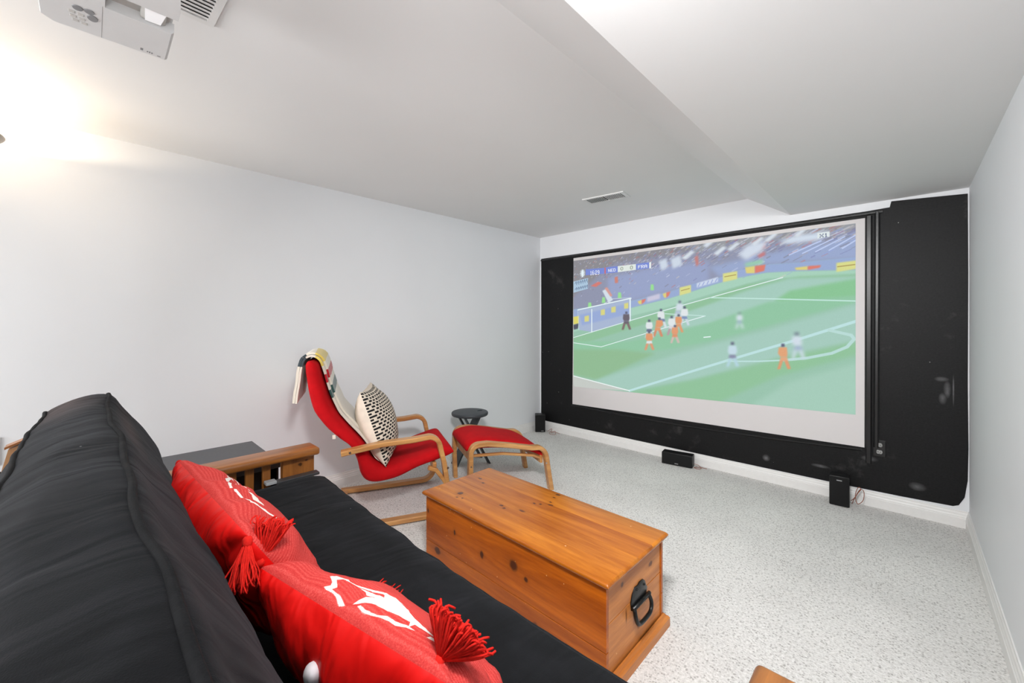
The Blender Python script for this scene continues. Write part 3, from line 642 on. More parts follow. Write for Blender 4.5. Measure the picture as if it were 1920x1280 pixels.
def cushion(bm, pr_, w0, w1, n=14, bulge=.012, ex=.35, wr=.004):
    rings = []; N = len(pr_)
    for i, (o, f) in enumerate(pr_):
        ring = []
        cx, cz = (o[0] + f[0]) / 2, (o[1] + f[1]) / 2; hx, hz = (f[0] - o[0]) / 2, (f[1] - o[1]) / 2
        for k in range(2 * n):
            a = 2 * PI * k / (2 * n); c, s = math.cos(a), math.sin(a)
            wv = math.copysign(abs(c) ** ex, c); tv = math.copysign(abs(s) ** .6, s)
            w = (w0 + w1) / 2 + (w1 - w0) / 2 * wv; j = 1 + .12 * (1 - wv * wv) * (1 if tv > 0 else .3)
            p = Vector((cx + hx * tv * j, -w, cz + hz * tv * j)); nz = noise.noise(p * 9) * wr
            p += Vector((hx, 0, hz)).normalized() * nz if (hx or hz) else Vector()
            ring.append(p)
        rings.append(ring)
    loft(bm, rings); return bm
bm = BM(); cushion(bm, dens(prof), .064, .617); cu = obj('seat_cushion', bm, M['red'], chair, smooth=True)
cu['label'] = 'red canvas seat and back cushion'
tagm = M['white_plastic']
bm = BM(); box(bm, -.03, -.625, .575, -.012, -.62, .60, .001); obj('care_tag', bm, M['cream'], cu)

# ---- striped blanket over the chair back: follows the front of the cushion, over the top, hangs behind
def blanket_layer(bm, path, w0, w1, th, uvl, u0=0.0, skew=0.0):
    L = [0]
    for a, b in zip(path, path[1:]): L.append(L[-1] + math.hypot(b[0] - a[0], b[1] - a[1]))
    NW = 12; top = []; bot = []
    for i, p in enumerate(path):
        a = path[max(i - 1, 0)]; b = path[min(i + 1, len(path) - 1)]; t = Vector((b[0] - a[0], b[1] - a[1])).normalized(); n = Vector((-t.y, t.x))
        rt, rb = [], []
        for k in range(NW + 1):
            w = w0 + (w1 - w0) * k / NW; wob = .0035 * noise.noise(Vector((p[0] * 14, w * 9, p[1] * 14)))
            sk = skew * (w - w1)
            for lst, o in ((rt, th + wob), (rb, wob * .3)):
                lst.append((bm.verts.new((p[0] + n.x * o + t.x * sk, -w, p[1] + n.y * o + t.y * sk)), (k / NW, L[i] + u0)))
        top.append(rt); bot.append(rb)
    def f(q):
        fc = bm.faces.new([v for v, _ in q])
        for lp, (_, c) in zip(fc.loops, q): lp[uvl].uv = c
    n = len(path)
    for i in range(n - 1):
        for k in range(NW):
            f([top[i][k], top[i][k + 1], top[i + 1][k + 1], top[i + 1][k]]); f([bot[i][k], bot[i + 1][k], bot[i + 1][k + 1], bot[i][k + 1]])
        f([top[i][0], top[i + 1][0], bot[i + 1][0], bot[i][0]]); f([top[i][NW], bot[i][NW], bot[i + 1][NW], top[i + 1][NW]])
    for k in range(NW):
        f([top[0][k], bot[0][k], bot[0][k + 1], top[0][k + 1]]); f([top[-1][k], top[-1][k + 1], bot[-1][k + 1], bot[-1][k]])
def blanket_mat():
    m, nt, b = new_mat('striped_blanket_wool'); tc = nt.nodes.new('ShaderNodeTexCoord'); s = nt.nodes.new('ShaderNodeSeparateXYZ'); nt.links.new(tc.outputs['UV'], s.inputs[0])
    cr, ye, re, gr, bk = lin((224, 216, 202)), lin((222, 196, 96)), lin((186, 22, 36)), lin((52, 84, 80)), lin((60, 72, 78))
    col = ramp(nt, math_n(nt, 'MULTIPLY', s.outputs[1], .8), [(0, cr), (.176, cr), (.1761, bk), (.226, bk), (.2261, cr), (.264, cr), (.2641, ye), (.32, ye), (.3201, cr), (.362, cr), (.3621, re), (.404, re), (.4041, cr), (.444, cr), (.4441, gr), (.488, gr), (.4881, cr)][:17], 'CONSTANT')
    nt.links.new(col, b.inputs['Base Color']); b.inputs['Roughness'].default_value = .95; b.inputs['Sheen Weight'].default_value = .3
    bump(nt, b, noise_tex(nt, coords(nt), 350, 3), .5, .002); return m
M['blanket'] = blanket_mat()
front = [f for _, f in dens(prof)][4:40]
bl_path = [(-.232, .795), (-.224, .86), (-.212, .94), (-.204, 1.01), (-.194, 1.05)] + [(-.175, 1.072), (-.148, 1.078), (-.122, 1.066), (-.103, 1.04)] + [(p[0] + .012, p[1] + .004) for p in front[3:]]
blp = [(v.x, v.y) for v in smooth_path([(a, b, 0) for a, b in bl_path], 2)]
bm = BM(); ul = bm.loops.layers.uv.new('uv')
blanket_layer(bm, blp, .09, .56, .012, ul, 0)
blp2 = [(p[0], p[1]) for p in blp]
def off(path, d):
    r = []
    for i, p in enumerate(path):
        a = path[max(i - 1, 0)]; b = path[min(i + 1, len(path) - 1)]; t = Vector((b[0] - a[0], b[1] - a[1])).normalized(); r.append((p[0] - t.y * d, p[1] + t.x * d))
    return r
LL = sum(math.hypot(b[0] - a[0], b[1] - a[1]) for a, b in zip(blp[:8], blp[1:9]))
blanket_layer(bm, off(blp, .014)[8:], .09, .51, .012, ul, LL - .012, .05)
blanket_layer(bm, off(blp[:10], .014), .10, .555, .014, ul, 0)
bl = obj('folded_blanket', bm, M['blanket'], angle=50); bl.location = chair.location; bl.rotation_euler = chair.rotation_euler
tag(bl, 'cream wool blanket with yellow, red and green stripes folded over the armchair back', 'blanket')

# ------------------------------------------------------------------ generic stuffed pillow: local x right, y up, z out of the front face
def pillow(name, a, b_, T, mats, parent=None, N=26, wr=.010, seed=0, pinch=.07, power=.42, back_T=None, ear=.0, rp=30):
    bm = BM(); ul = bm.loops.layers.uv.new('uv'); G = {}
    back_T = T if back_T is None else back_T
    def P(u, v, side):
        x = a * u * (1 - pinch * (1 - v * v)); y = b_ * v * (1 - pinch * (1 - u * u))
        rr = (abs(u) ** rp + abs(v) ** rp) ** (1 / rp); kk = max(abs(u), abs(v)) / rr if rr > 0 else 1; x *= kk; y *= kk
        e = (abs(u) * abs(v)) ** 6 * ear; x *= 1 + e; y *= 1 + e
        h = max((1 - u ** 2) * (1 - v ** 2), 0) ** power
        z = (T if side > 0 else back_T) * h
        # wrinkles radiate from the seams and corners
        e1 = max(abs(u), abs(v)); q = Vector((x * 7 + seed, y * 7, side * 2.1))
        z += wr * noise.noise(q) * h + wr * 1.3 * noise.noise(Vector((x * 22 + seed, y * 22, side))) * h * e1 ** 2
        if e1 > .55: z += wr * .9 * math.sin((u if abs(v) > abs(u) else v) * 13 + seed + 3 * noise.noise(q * .5)) * h * (e1 - .55) * 2
        return Vector((x, y, side * z))
    for side in (1, -1):
        for i in range(N + 1):
            for j in range(N + 1):
                u = math.sin(PI / 2 * (2 * i / N - 1)); v = math.sin(PI / 2 * (2 * j / N - 1)); edge = i in (0, N) or j in (0, N)
                if side < 0 and edge: G[side, i, j] = G[1, i, j]; continue
                G[side, i, j] = (bm.verts.new(P(u, v, side)), ((u + 1) / 2, (v + 1) / 2))
        for i in range(N):
            for j in range(N):
                q = [G[side, i, j], G[side, i + 1, j], G[side, i + 1, j + 1], G[side, i, j + 1]]
                if side < 0: q = q[::-1]
                f = bm.faces.new([v for v, _ in q])
                for lp, (_, c) in zip(f.loops, q): lp[ul].uv = c
                f.material_index = 0 if side > 0 else 1
    return obj(name, bm, mats, parent, smooth=True)

def check_mat():
    m, nt, b = new_mat('black_dash_weave'); tc = nt.nodes.new('ShaderNodeTexCoord'); s = nt.nodes.new('ShaderNodeSeparateXYZ'); nt.links.new(tc.outputs['UV'], s.inputs[0])
    fx = math_n(nt, 'FRACT', math_n(nt, 'MULTIPLY', s.outputs[0], 24.0)); row = math_n(nt, 'MULTIPLY', s.outputs[1], 25.0)
    sh = math_n(nt, 'MULTIPLY', math_n(nt, 'FLOOR', row), .5); fx = math_n(nt, 'FRACT', math_n(nt, 'ADD', math_n(nt, 'MULTIPLY', s.outputs[0], 15.0), sh))
    k = math_n(nt, 'MULTIPLY', math_n(nt, 'LESS_THAN', fx, .66), math_n(nt, 'LESS_THAN', math_n(nt, 'FRACT', row), .62))
    k = math_n(nt, 'MULTIPLY', k, math_n(nt, 'LESS_THAN', math_n(nt, 'ABSOLUTE', math_n(nt, 'SUBTRACT', s.outputs[1], .5)), .495))
    nt.links.new(mix(nt, k, lin((222, 210, 194)), lin((30, 29, 30))), b.inputs['Base Color']); b.inputs['Roughness'].default_value = .9; b.inputs['Specular IOR Level'].default_value = .2
    bump(nt, b, k, .6, .004); return m
M['dash'] = check_mat()
cp = pillow('throw_pillow', .225, .255, .125, [M['dash'], M['cream']], seed=4, wr=.012, back_T=.135, power=.55, pinch=.07, ear=.02)
tag(cp, 'cream throw pillow with black dashed weave leaning on the armchair back', 'pillow')
def place(o, loc, right, up, roll=0):
    x = Vector(right).normalized(); y = (Vector(up) - x * Vector(up).dot(x)).normalized(); z = x.cross(y)
    R = Matrix((x, y, z)).transposed().to_4x4() @ Matrix.Rotation(roll, 4, 'Z'); o.matrix_world = Matrix.Translation(loc) @ R
cu_, cn_ = Vector((math.cos(CH_A), math.sin(CH_A), 0)), Vector((math.sin(CH_A), -math.cos(CH_A), 0))   # chair forward, chair right (towards camera)
place(cp, Vector((.134, 1.313, 0)) + cu_ * .245 + cn_ * .385 + Vector((0, 0, .605)), cn_ * -.98 + cu_ * .17, Vector((0, 0, 1)) - cu_ * .33, roll=0)

# ------------------------------------------------------------------ footstool
OT_A = math.radians(65.0)
fs = empty('footstool', (.479, 2.127, 0), OT_A); tag(fs, 'low footstool with red sling seat and birch legs in front of the armchair', 'footstool')
FW = .565
def fs_path(s0=0, ext=0):
    pts = [(-.004, 0), (-.012, .20), (-.010, .335)] + arc2((.052, .345), .062, 180, 92, 7) + [(.115, .407), (.28, .378), (.46, .340)] + arc2((.495, .245), .095, 72, 10, 7) + [(.605, .16), (.632, 0)]
    return pts
for w0 in (0, FW - .055):
    bm = BM(); strip(bm, fs_path(), .033, w0, w0 + .058, .006); obj('leg_frame', bm, M['birch'], fs, angle=40)
bm = BM(); box(bm, .0, -FW + .055, .262, .022, -.055, .335, .004); obj('crossbar', bm, M['birch'], fs)
bm = BM(); box(bm, .555, -FW + .055, .20, .577, -.055, .265, .004); obj('crossbar', bm, M['birch'], fs)
for w in (.06, FW - .085):
    bm = BM(); strip(bm, [(.01, .315), (.25, .305), (.50, .262), (.565, .235)], .018, w, w + .025, .003); obj('seat_rail', bm, M['birch'], fs, angle=40)
sp = [((-.030, .352), (-.036, .375)), ((-.012, .352), (-.020, .408)), ((.04, .355), (.045, .430)), ((.12, .355), (.125, .434)), ((.25, .342), (.26, .411)), ((.38, .318), (.39, .383)), ((.46, .298), (.48, .357)), ((.52, .272), (.555, .315)), ((.56, .25), (.592, .278)), ((.578, .238), (.598, .250))]
bm = BM(); cushion(bm, dens(sp), .052, FW - .052, wr=.003, ex=.25); obj('seat_cushion', bm, M['red'], fs, smooth=True)
for s, z in ((-.012, .26), (.583, .215)):
    bm = BM(); loft(bm, [[(s + .006 * math.cos(2 * PI * k / 12), -FW + o, z + .006 * math.sin(2 * PI * k / 12)) for k in range(12)] for o in (.004, -.003)]); obj('bolt', bm, M['steel'], fs)

# ------------------------------------------------------------------ black folding stool
M['charcoal'] = plain('charcoal_plastic', (52, 57, 62), .5, var=.1, scale=60, bmp=.2, bscale=400)
st = empty('folding_stool', (.325, 2.42, 0), math.radians(72)); tag(st, 'round black folding stool with a grip hole behind the footstool', 'stool')
bm = BM(); R_ = .168
n = 40; hole = [(.10 + .026 * math.cos(2 * PI * k / n), .0 + .017 * math.sin(2 * PI * k / n)) for k in range(n)]
outer = [[((R_ - d) * math.cos(2 * PI * k / n), (R_ - d) * math.sin(2 * PI * k / n), z) for k in range(n)] for d, z in ((.02, .437), (.004, .441), (0, .448), (0, .462), (.004, .468), (.012, .470))]
RR = [[bm.verts.new(p) for p in r] for r in outer]; ht = [bm.verts.new((x, y, .469)) for x, y in hole]; hb = [bm.verts.new((x, y, .437)) for x, y in hole]
RR = RR + [ht, hb, RR[0]]
for a, b in zip(RR, RR[1:]):
    for i in range(n):
        j = (i + 1) % n
        bm.faces.new((a[i], a[j], b[j], b[i]))
obj('seat', bm, M['charcoal'], st, angle=35)
def leg_panel(s, y0, y1, wt, wb):
    bm = BM(); t = .009
    def q(x, z, w): return [(x - t, y0 if w < 0 else y0, z)]
    rings = []
    for f in (0, .15, .5, .85, 1):
        z = .437 * (1 - f); x = s * (.085 - .235 * f) ; hw = wt + (wb - wt) * f
        rings.append([(x - t, -hw + y0, z), (x + t, -hw + y0, z), (x + t, hw + y0, z), (x - t, hw + y0, z)])
    loft(bm, rings); return bm
obj('leg', leg_panel(1, 0, 0, .06, .066), M['charcoal'], st)
for y in (-.095, .095): obj('leg', leg_panel(-1, y, 0, .018, .024), M['charcoal'], st)
bm = BM(); tube(bm, [(-.005, -.105, .27), (-.005, .105, .27)], .007, 10); obj('pivot_rod', bm, M['charcoal'], st)

# ------------------------------------------------------------------ dark side table between the futon and the left wall
M['slate'] = plain('dark_grey_laminate', (74, 76, 80), .45, var=.05, scale=40)
M['black_lam'] = plain('black_laminate', (22, 22, 24), .4, var=.1)
tb = empty('side_table', (.548, .442, 0)); tag(tb, 'dark grey topped side table between the futon arm and the left wall', 'table')
bm = BM(); box(bm, -.278, -.252, .522, .278, .252, .55, .003); obj('tabletop', bm, M['slate'], tb)
for sx in (-1, 1):
    bm = BM(); box(bm, sx * .262 - .008, -.235, .40, sx * .262 + .008, .235, .522); obj('apron', bm, M['black_lam'], tb)
    for sy in (-1, 1):
        bm = BM(); box(bm, sx * .25 - .02, sy * .225 - .02, 0, sx * .25 + .02, sy * .225 + .02, .522, .002); obj('leg', bm, M['black_lam'], tb)
for sy in (-1, 1):
    bm = BM(); box(bm, -.25, sy * .237 - .008, .40, .25, sy * .237 + .008, .522); obj('apron', bm, M['black_lam'], tb)
bm = BM(); box(bm, -.25, -.22, .27, .25, .22, .29); obj('shelf', bm, M['slate'], tb)

# ------------------------------------------------------------------ pine chest (local origin: centre of its footprint)
cx, cy = 1.926, 1.458; LX, LY = .560, .244
chest = empty('chest', (cx, cy, 0)); tag(chest, 'varnished knotty pine chest with black iron handle on the carpet in front of the futon', 'chest')
OR1, OR2 = (140, 61, 3), (200, 104, 12); LO1, LO2 = (150, 76, 8), (206, 126, 34); EN1, EN2 = (164, 92, 34), (216, 140, 72)
kf = [(-.525, .30, .008, .016), (-.30, .265, .009, .016), (-.10, .235, .014, .022), (.10, .27, .028, .028), (.17, .24, .012, .014), (-.44, .12, .03, .022), (.22, .075, .02, .022)]
F1 = wood('pine_front', OR1, OR2, 'x', 1.1, .3, kf, (0, 2), (58, 22, 6), coat=.1, spec=.25, seed=1, contrast=1.15, flecks=34)
F2 = wood('pine_front_lower', (140, 62, 4), (192, 102, 18), 'x', 1.1, .3, kf, (0, 2), (58, 22, 6), coat=.1, spec=.25, seed=2, contrast=1.15, flecks=34)
ke = [(.02, .12, .018, .022), (-.11, .33, .012, .012), (.12, .31, .02, .012), (-.08, .20, .004, .03), (-.02, .165, .006, .03)]
E1 = wood('pine_end', EN1, EN2, 'y', 1.1, .34, ke, (1, 2), (92, 42, 20), coat=.08, spec=.25, seed=3, contrast=1.1, flecks=30)
kl = [(-.385, -.125, .020, .020), (-.36, -.165, .008, .006), (-.33, -.155, .006, .005), (-.10, -.085, .012, .010), (-.13, -.075, .014, .008), (-.02, -.045, .022, .010), (-.03, .055, .010, .008), (.0, .07, .008, .007), (.02, .12, .010, .006), (.0, .175, .012, .006), (-.40, .05, .012, .007), (-.46, .08, .02, .008), (-.005, .215, .018, .01), (.04, .095, .02, .008)]
LD = [wood('pine_lid_a', LO1, LO2, 'x', 1.0, .26, kl, (0, 1), (84, 38, 14), coat=.3, spec=.3, seed=4, contrast=1.05, flecks=26), wood('pine_lid_b', (142, 69, 8), (196, 116, 30), 'x', 1.0, .26, kl, (0, 1), (84, 38, 14), coat=.3, spec=.3, seed=9, contrast=1.05)]
zt, lt = .400, .024
# lid boards, edge-glued: the outer ones carry the rounded nosing
ys = [-LY, -.135, -.02, .10, LY]
for i, (a, b_) in enumerate(zip(ys, ys[1:])):
    bm = BM(); g = .0004; pts = []
    def nose(side):
        return [(side * (LY - lt / 2) + side * lt / 2 * math.cos(t), zt - lt / 2 + lt / 2 * math.sin(t)) for t in [PI / 2 * (1 - 2 * k / 8) for k in range(9)]]
    if i == 0: sec = [(y, z) for y, z in nose(-1)] + [(b_ - g, zt - lt), (b_ - g, zt - .0008), (b_ - g - .0008, zt)]
    elif i == 3: sec = [(y, z) for y, z in nose(1)] + [(a + g, zt - lt), (a + g, zt - .0008), (a + g + .0008, zt)]
    else: sec = [(a + g, zt - lt), (a + g, zt - .0008), (a + g + .0008, zt), (b_ - g - .0008, zt), (b_ - g, zt - .0008), (b_ - g, zt - lt)]
    # half-round ends: the section grows to full height over lt / 2
    rings = [[(-LX + lt / 2 * (1 - math.sqrt(1 - f * f)), y, zt - lt / 2 + (z - zt + lt / 2) * f) for y, z in sec] for f in (.1, .4, .65, .85, .96, 1.0)]
    rings = sorted(rings, key=lambda r: r[0][0])
    rings += [[(-x, y, z) for x, y, z in ring] for ring in rings[::-1]]
    loft(bm, rings); obj('lid_board', bm, LD[0] if i in (0, 3) else LD[1] if i == 2 else LD[0], chest, angle=35)
bx, by = LX - .018, LY - .016; th = .018
for s in (-1, 1):
    for (z0, z1, m_) in ((.0, .1445, F2), (.1465, zt - lt, F1)):
        bm = BM(); box(bm, -bx, s * by - th / 2 - s * th / 2, z0, bx, s * by + th / 2 - s * th / 2, z1, .0015, 1); obj('plank', bm, m_, chest)
    for (z0, z1) in ((.0, .234), (.236, zt - lt)):
        bm = BM(); box(bm, s * (bx - .004) - th / 2 - s * th / 2, -by + th, z0, s * (bx - .004) + th / 2 - s * th / 2, by - th, z1, .0015, 1); obj('plank', bm, E1, chest)
mp = [(0, 0), (.022, 0), (.022, .036), (.017, .043), (.012, .044), (.006, .054), (0, .055)]
for s in (-1, 1):
    bm = BM(); prism(bm, mp, lambda p: (-bx - p[0], s * (by + p[0]), p[1]), lambda p: (bx + p[0], s * (by + p[0]), p[1])); obj('base_moulding', bm, F2, chest)
    bm = BM(); prism(bm, mp, lambda p: (s * (bx + p[0]), -by - p[0], p[1]), lambda p: (s * (bx + p[0]), by + p[0], p[1])); obj('base_moulding', bm, E1, chest)
M['iron'] = plain('black_cast_iron', (26, 27, 27), .3, .6, metal=.4, var=.3, scale=60, bmp=.35, bscale=120)
for s in (1, -1):
    hx = s * (bx - .004)
    hp = [(-.062, .205), (-.068, .235), (-.058, .262), (-.036, .282), (-.012, .280), (.0, .286), (.03, .284), (.046, .272), (.056, .25), (.066, .238), (.058, .222), (.062, .206), (.03, .198), (-.03, .196)]
    bm = BM(); hpp = [(y + .018, z - .003) for y, z in hp]
    loft(bm, [[(hx, y, z) for y, z in hpp], [(hx + s * .004, y, z) for y, z in hpp], [(hx + s * .007, .018 + (y - .018) * .82, .24 + (z - .24) * .78) for y, z in hpp]]); pl = obj('handle', bm, M['iron'], chest, angle=40)
    pl['label'] = 'black cast iron drop handle'
    bm = BM(); pts = smooth_path([(hx + s * .012, -.040, .215), (hx + s * .022, -.046, .185), (hx + s * .026, -.032, .158), (hx + s * .027, .018, .152), (hx + s * .026, .066, .158), (hx + s * .022, .082, .185), (hx + s * .012, .076, .215)], 6)
    tube(bm, pts, .008, 8); obj('bail', bm, M['iron'], pl, smooth=True)
    bm = BM(); tube(bm, [(hx + s * .012, -.05, .214), (hx + s * .012, .086, .214)], .008, 10); obj('pivot', bm, M['iron'], pl, smooth=True)
    for y, z in ((-.01, .268), (.05, .262)):
        bm = BM(); bmesh.ops.create_uvsphere(bm, u_segments=10, v_segments=6, radius=.005, matrix=Matrix.Translation((hx + s * .007, y, z))); obj('rivet', bm, M['iron'], pl, smooth=True)

# ------------------------------------------------------------------ futon frame
M['pine'] = wood('stained_pine', (112, 62, 22), (184, 116, 52), 'y', 1.3, .36, [(.76, .56, .014, .016), (.79, .575, .008, .008)], (1, 2), (50, 22, 8), coat=.25, seed=6)
M['pine_v'] = wood('stained_pine_upright', (120, 70, 26), (178, 112, 50), 'z', 1.3, .38, [(.755, .548, .013, .012), (.785, .562, .008, .006)], (1, 2), (46, 22, 8), seed=7)
M['pine_pale'] = wood('worn_pine', (176, 126, 84), (214, 166, 120), 'z', 1.2, .45, seed=8)
fu = empty('futon_sofa', (0, 0, 0)); tag(fu, 'brown pine futon frame with slatted arms carrying the black mattress', 'sofa frame')
def arm(x0, x1, ye, xs0, xs1):
    bm = BM(); box(bm, x0, -.20, .592, x1, ye, .632, .013, 3); obj('armrest', bm, M['pine'], fu, angle=40)
    bm = BM(); box(bm, xs0, ye - .165, 0, xs1, ye - .012, .592, .003); obj('front_post', bm, M['pine_v'], fu)
    bm = BM(); box(bm, xs0, -.17, 0, xs1, -.04, .592, .003); obj('rear_post', bm, M['pine_v'], fu)
    bm = BM(); box(bm, xs0, -.04, .19, xs1, ye - .165, .26, .003); obj('arm_rail', bm, M['pine'], fu)
    y = ye - .235
    while y > .0:
        bm = BM(); box(bm, (xs0 + xs1) / 2 - .01, y - .018, .26, (xs0 + xs1) / 2 + .01, y + .018, .592, .002); obj('slat', bm, M['pine_v'], fu); y -= .0725
arm(.845, .985, .838, .892, .932)
arm(2.998, 3.128, .902, 3.042, 3.082)
bm = BM(); box(bm, .935, .74, .20, 3.04, .775, .31, .003); obj('front_rail', bm, M['pine'], fu)
bm = BM(); box(bm, .935, .02, .20, 3.04, .055, .31, .003); obj('rear_rail', bm, M['pine'], fu)
for k in range(12):
    bm = BM(); x = 1.08 + k * .165; box(bm, x, .055, .285, x + .07, .74, .31, .002); obj('seat_slat', bm, M['pine'], fu)
bm = BM(); prism(bm, [(-.202, .852), (-.160, .872), (-.145, .872), (-.145, .3), (-.31, .3), (-.255, .60)], lambda p: (.955, p[0], p[1]), lambda p: (.99, p[0], p[1])); obj('back_post', bm, M['pine_pale'], fu)
bm = BM(); prism(bm, [(-.210, .854), (-.158, .878), (-.155, .886), (-.210, .862)], lambda p: (.945, p[0], p[1]), lambda p: (.995, p[0], p[1])); obj('post_cap', bm, M['pine'], fu)
bm = BM(); loft(bm, [[(.995 + o, -.225 + .008 * math.cos(2 * PI * k / 10), .765 + .008 * math.sin(2 * PI * k / 10)) for k in range(10)] for o in (-.045, -.04)]); obj('bolt', bm, M['plastic_black'], fu)
bm = BM(); prism(bm, [(-.35, .26), (-.35, .32), (-.16, .32), (-.16, .26)], lambda p: (.935, p[0], p[1]), lambda p: (3.04, p[0], p[1])); obj('back_rail', bm, M['pine'], fu)
M['bracket'] = plain('grey_bracket_metal', (70, 70, 72), .4, metal=.3)
bm = BM(); box(bm, .936, .63, .488, .985, .835, .502, .003); br = obj('bracket', bm, M['bracket'], fu)
bm = BM(); box(bm, .940, .585, .496, .985, .632, .511, .003); obj('bracket_end', bm, plain('pale_grey_metal', (170, 172, 174), .4), br)

# ------------------------------------------------------------------ black futon mattress
def suede():
    m, nt, b = new_mat('black_suede'); raw = coords(nt)
    f = noise_tex(nt, coords(nt, (4.5, 6, 6)), 1.3, 5, .55, .3)
    col = ramp(nt, f, [(.3, lin((12, 13, 14))), (.52, lin((17, 18, 20))), (.72, lin((25, 26, 29)))])
    brn = math_n(nt, 'MULTIPLY', spots(nt, raw, (0, 1), [(1.2, -.06, .35, .10), (1.5, .08, .5, .03)], .9), .4)
    col = mix(nt, brn, col, lin((92, 76, 72)))
    vo = node(nt, 'ShaderNodeTexVoronoi', in_Scale=13.0); nt.links.new(raw, vo.inputs['Vector'])
    sp_ = nt.nodes.new('ShaderNodeSeparateColor'); nt.links.new(vo.outputs['Color'], sp_.inputs[0])
    lint = math_n(nt, 'MULTIPLY', math_n(nt, 'LESS_THAN', vo.outputs['Distance'], .024), math_n(nt, 'GREATER_THAN', sp_.outputs[1], .7))
    col = mix(nt, math_n(nt, 'MULTIPLY', lint, .7), col, lin((150, 150, 152)))
    nt.links.new(col, b.inputs['Base Color']); b.inputs['Roughness'].default_value = .88; b.inputs['Specular IOR Level'].default_value = .12
    b.inputs['Sheen Weight'].default_value = .06; b.inputs['Sheen Roughness'].default_value = .5; b.inputs['Sheen Tint'].default_value = (.8, .85, .95, 1)
    n1 = node(nt, 'ShaderNodeBump', in_Strength=.38, in_Distance=.02); nt.links.new(noise_tex(nt, coords(nt, (5, 1.6, 1.6)), 2.4, 2, .45, .8), n1.inputs['Height'])
    n2 = node(nt, 'ShaderNodeBump', in_Strength=.3, in_Distance=.0015); nt.links.new(noise_tex(nt, raw, 500, 3), n2.inputs['Height']); nt.links.new(n1.outputs[0], n2.inputs['Normal']); nt.links.new(n2.outputs[0], b.inputs['Normal'])
    return m
M['suede'] = suede()
mt = empty('futon_mattress', (0, 0, 0)); tag(mt, 'thick black suede futon mattress folded over the pine frame', 'mattress')
def section_mesh(sec, x0, x1, nx, ymod, amp, cen, seamless=None):
    loop = smooth_path([(p[0], p[1], 0) for p in sec], 5, closed=True); rings = []; xs = []
    for i in range(nx + 1):
        f = i / nx; xs.append(x0 + (x1 - x0) * (.5 - .5 * math.cos(PI * f)) if False else x0 + (x1 - x0) * f)
    ends = [.0, .006, .016, .03, .05]; xs = [x0 + e for e in ends] + [x for x in xs if x0 + .06 < x < x1 - .06] + [x1 - e for e in ends[::-1]]
    for x in xs:
        d = min(x - x0, x1 - x, .05) / .05; k = 1 - .16 * (1 - math.sqrt(max(0, 1 - (1 - d) ** 2))); ring = []
        for p in loop:
            y = cen[0] + (p.x - cen[0]) * k; z = cen[1] + (p.y - cen[1]) * k
            n = noise.noise(Vector((x * 5, y * 11, z * 11))) + .6 * noise.noise(Vector((x * 15, y * 12 + 5, z * 12))); dv = Vector((y - cen[0], z - cen[1]))
            if dv.length > 0: dv.normalize()
            y += dv.x * n * amp; z += dv.y * n * amp
            ring.append((x, y + ymod(x, y, z), z))
        rings.append(ring)
    bm = BM(); loft(bm, rings); return bm, rings, loop
back_sec = [(.036, 1.020), (-.04, 1.020), (-.116, .976), (-.146, .90), (-.135, .75), (-.10, .60), (-.05, .45), (.04, .36), (.15, .37), (.225, .47), (.232, .58), (.205, .70), (.168, .81), (.122, .90), (.076, .968)]
wave = lambda x: .004 * math.sin(x * 7.3) + .0025 * math.sin(x * 17 + 1)
ymb = lambda x, y, z: wave(x) * max(0, (z - .8) / .2) + (.018 * max(0, (x - 1.6)) / 1.2 if y > -.03 else -.010 * max(0, min(1, (x - 1.1) / .6))) * max(0, min(1, (z - .7) / .3))
bm, ringsB, loopB = section_mesh(back_sec, 1.035, 2.985, 90, ymb, .007, (.04, .70)); bk = obj('back_section', bm, M['suede'], mt, smooth=True)
def piping(rings, idx, parent, r=.0065, jit=.003, drop=0):
    pts = []
    for i, ring in enumerate(rings):
        p = Vector(ring[idx]); pts.append(p + Vector((0, jit * noise.noise(Vector((p.x * 9, 1, 0))), jit * noise.noise(Vector((p.x * 9, 5, 0))) + drop)))
    bm = BM(); tube(bm, pts, r, 8); return obj('piping', bm, M['piping'], parent, smooth=True)
M['piping'] = plain('black_piping', (30, 31, 33), .9, .15, var=.2, scale=60, bmp=.3, bscale=300)
piping(ringsB, 0, bk, .0062, .002); piping(ringsB, 10, bk, .0065, .002)
seat_sec = [(.20, .475), (.35, .497), (.55, .505), (.72, .508), (.795, .500), (.815, .487), (.838, .43), (.832, .365), (.815, .338), (.79, .325), (.55, .318), (.25, .318), (.18, .36)]
def yms(x, y, z):
    t = (x - 2.0) / .9; return (-.010 + .026 * t * t) * max(0, min(1, (y - .3) / .4))
bm, ringsS, loopS = section_mesh(seat_sec, 1.0, 2.985, 90, yms, .006, (.5, .41)); se = obj('seat_section', bm, M['suede'], mt, smooth=True)
piping(ringsS, 25, se, .0055); piping(ringsS, 40, se, .0055)

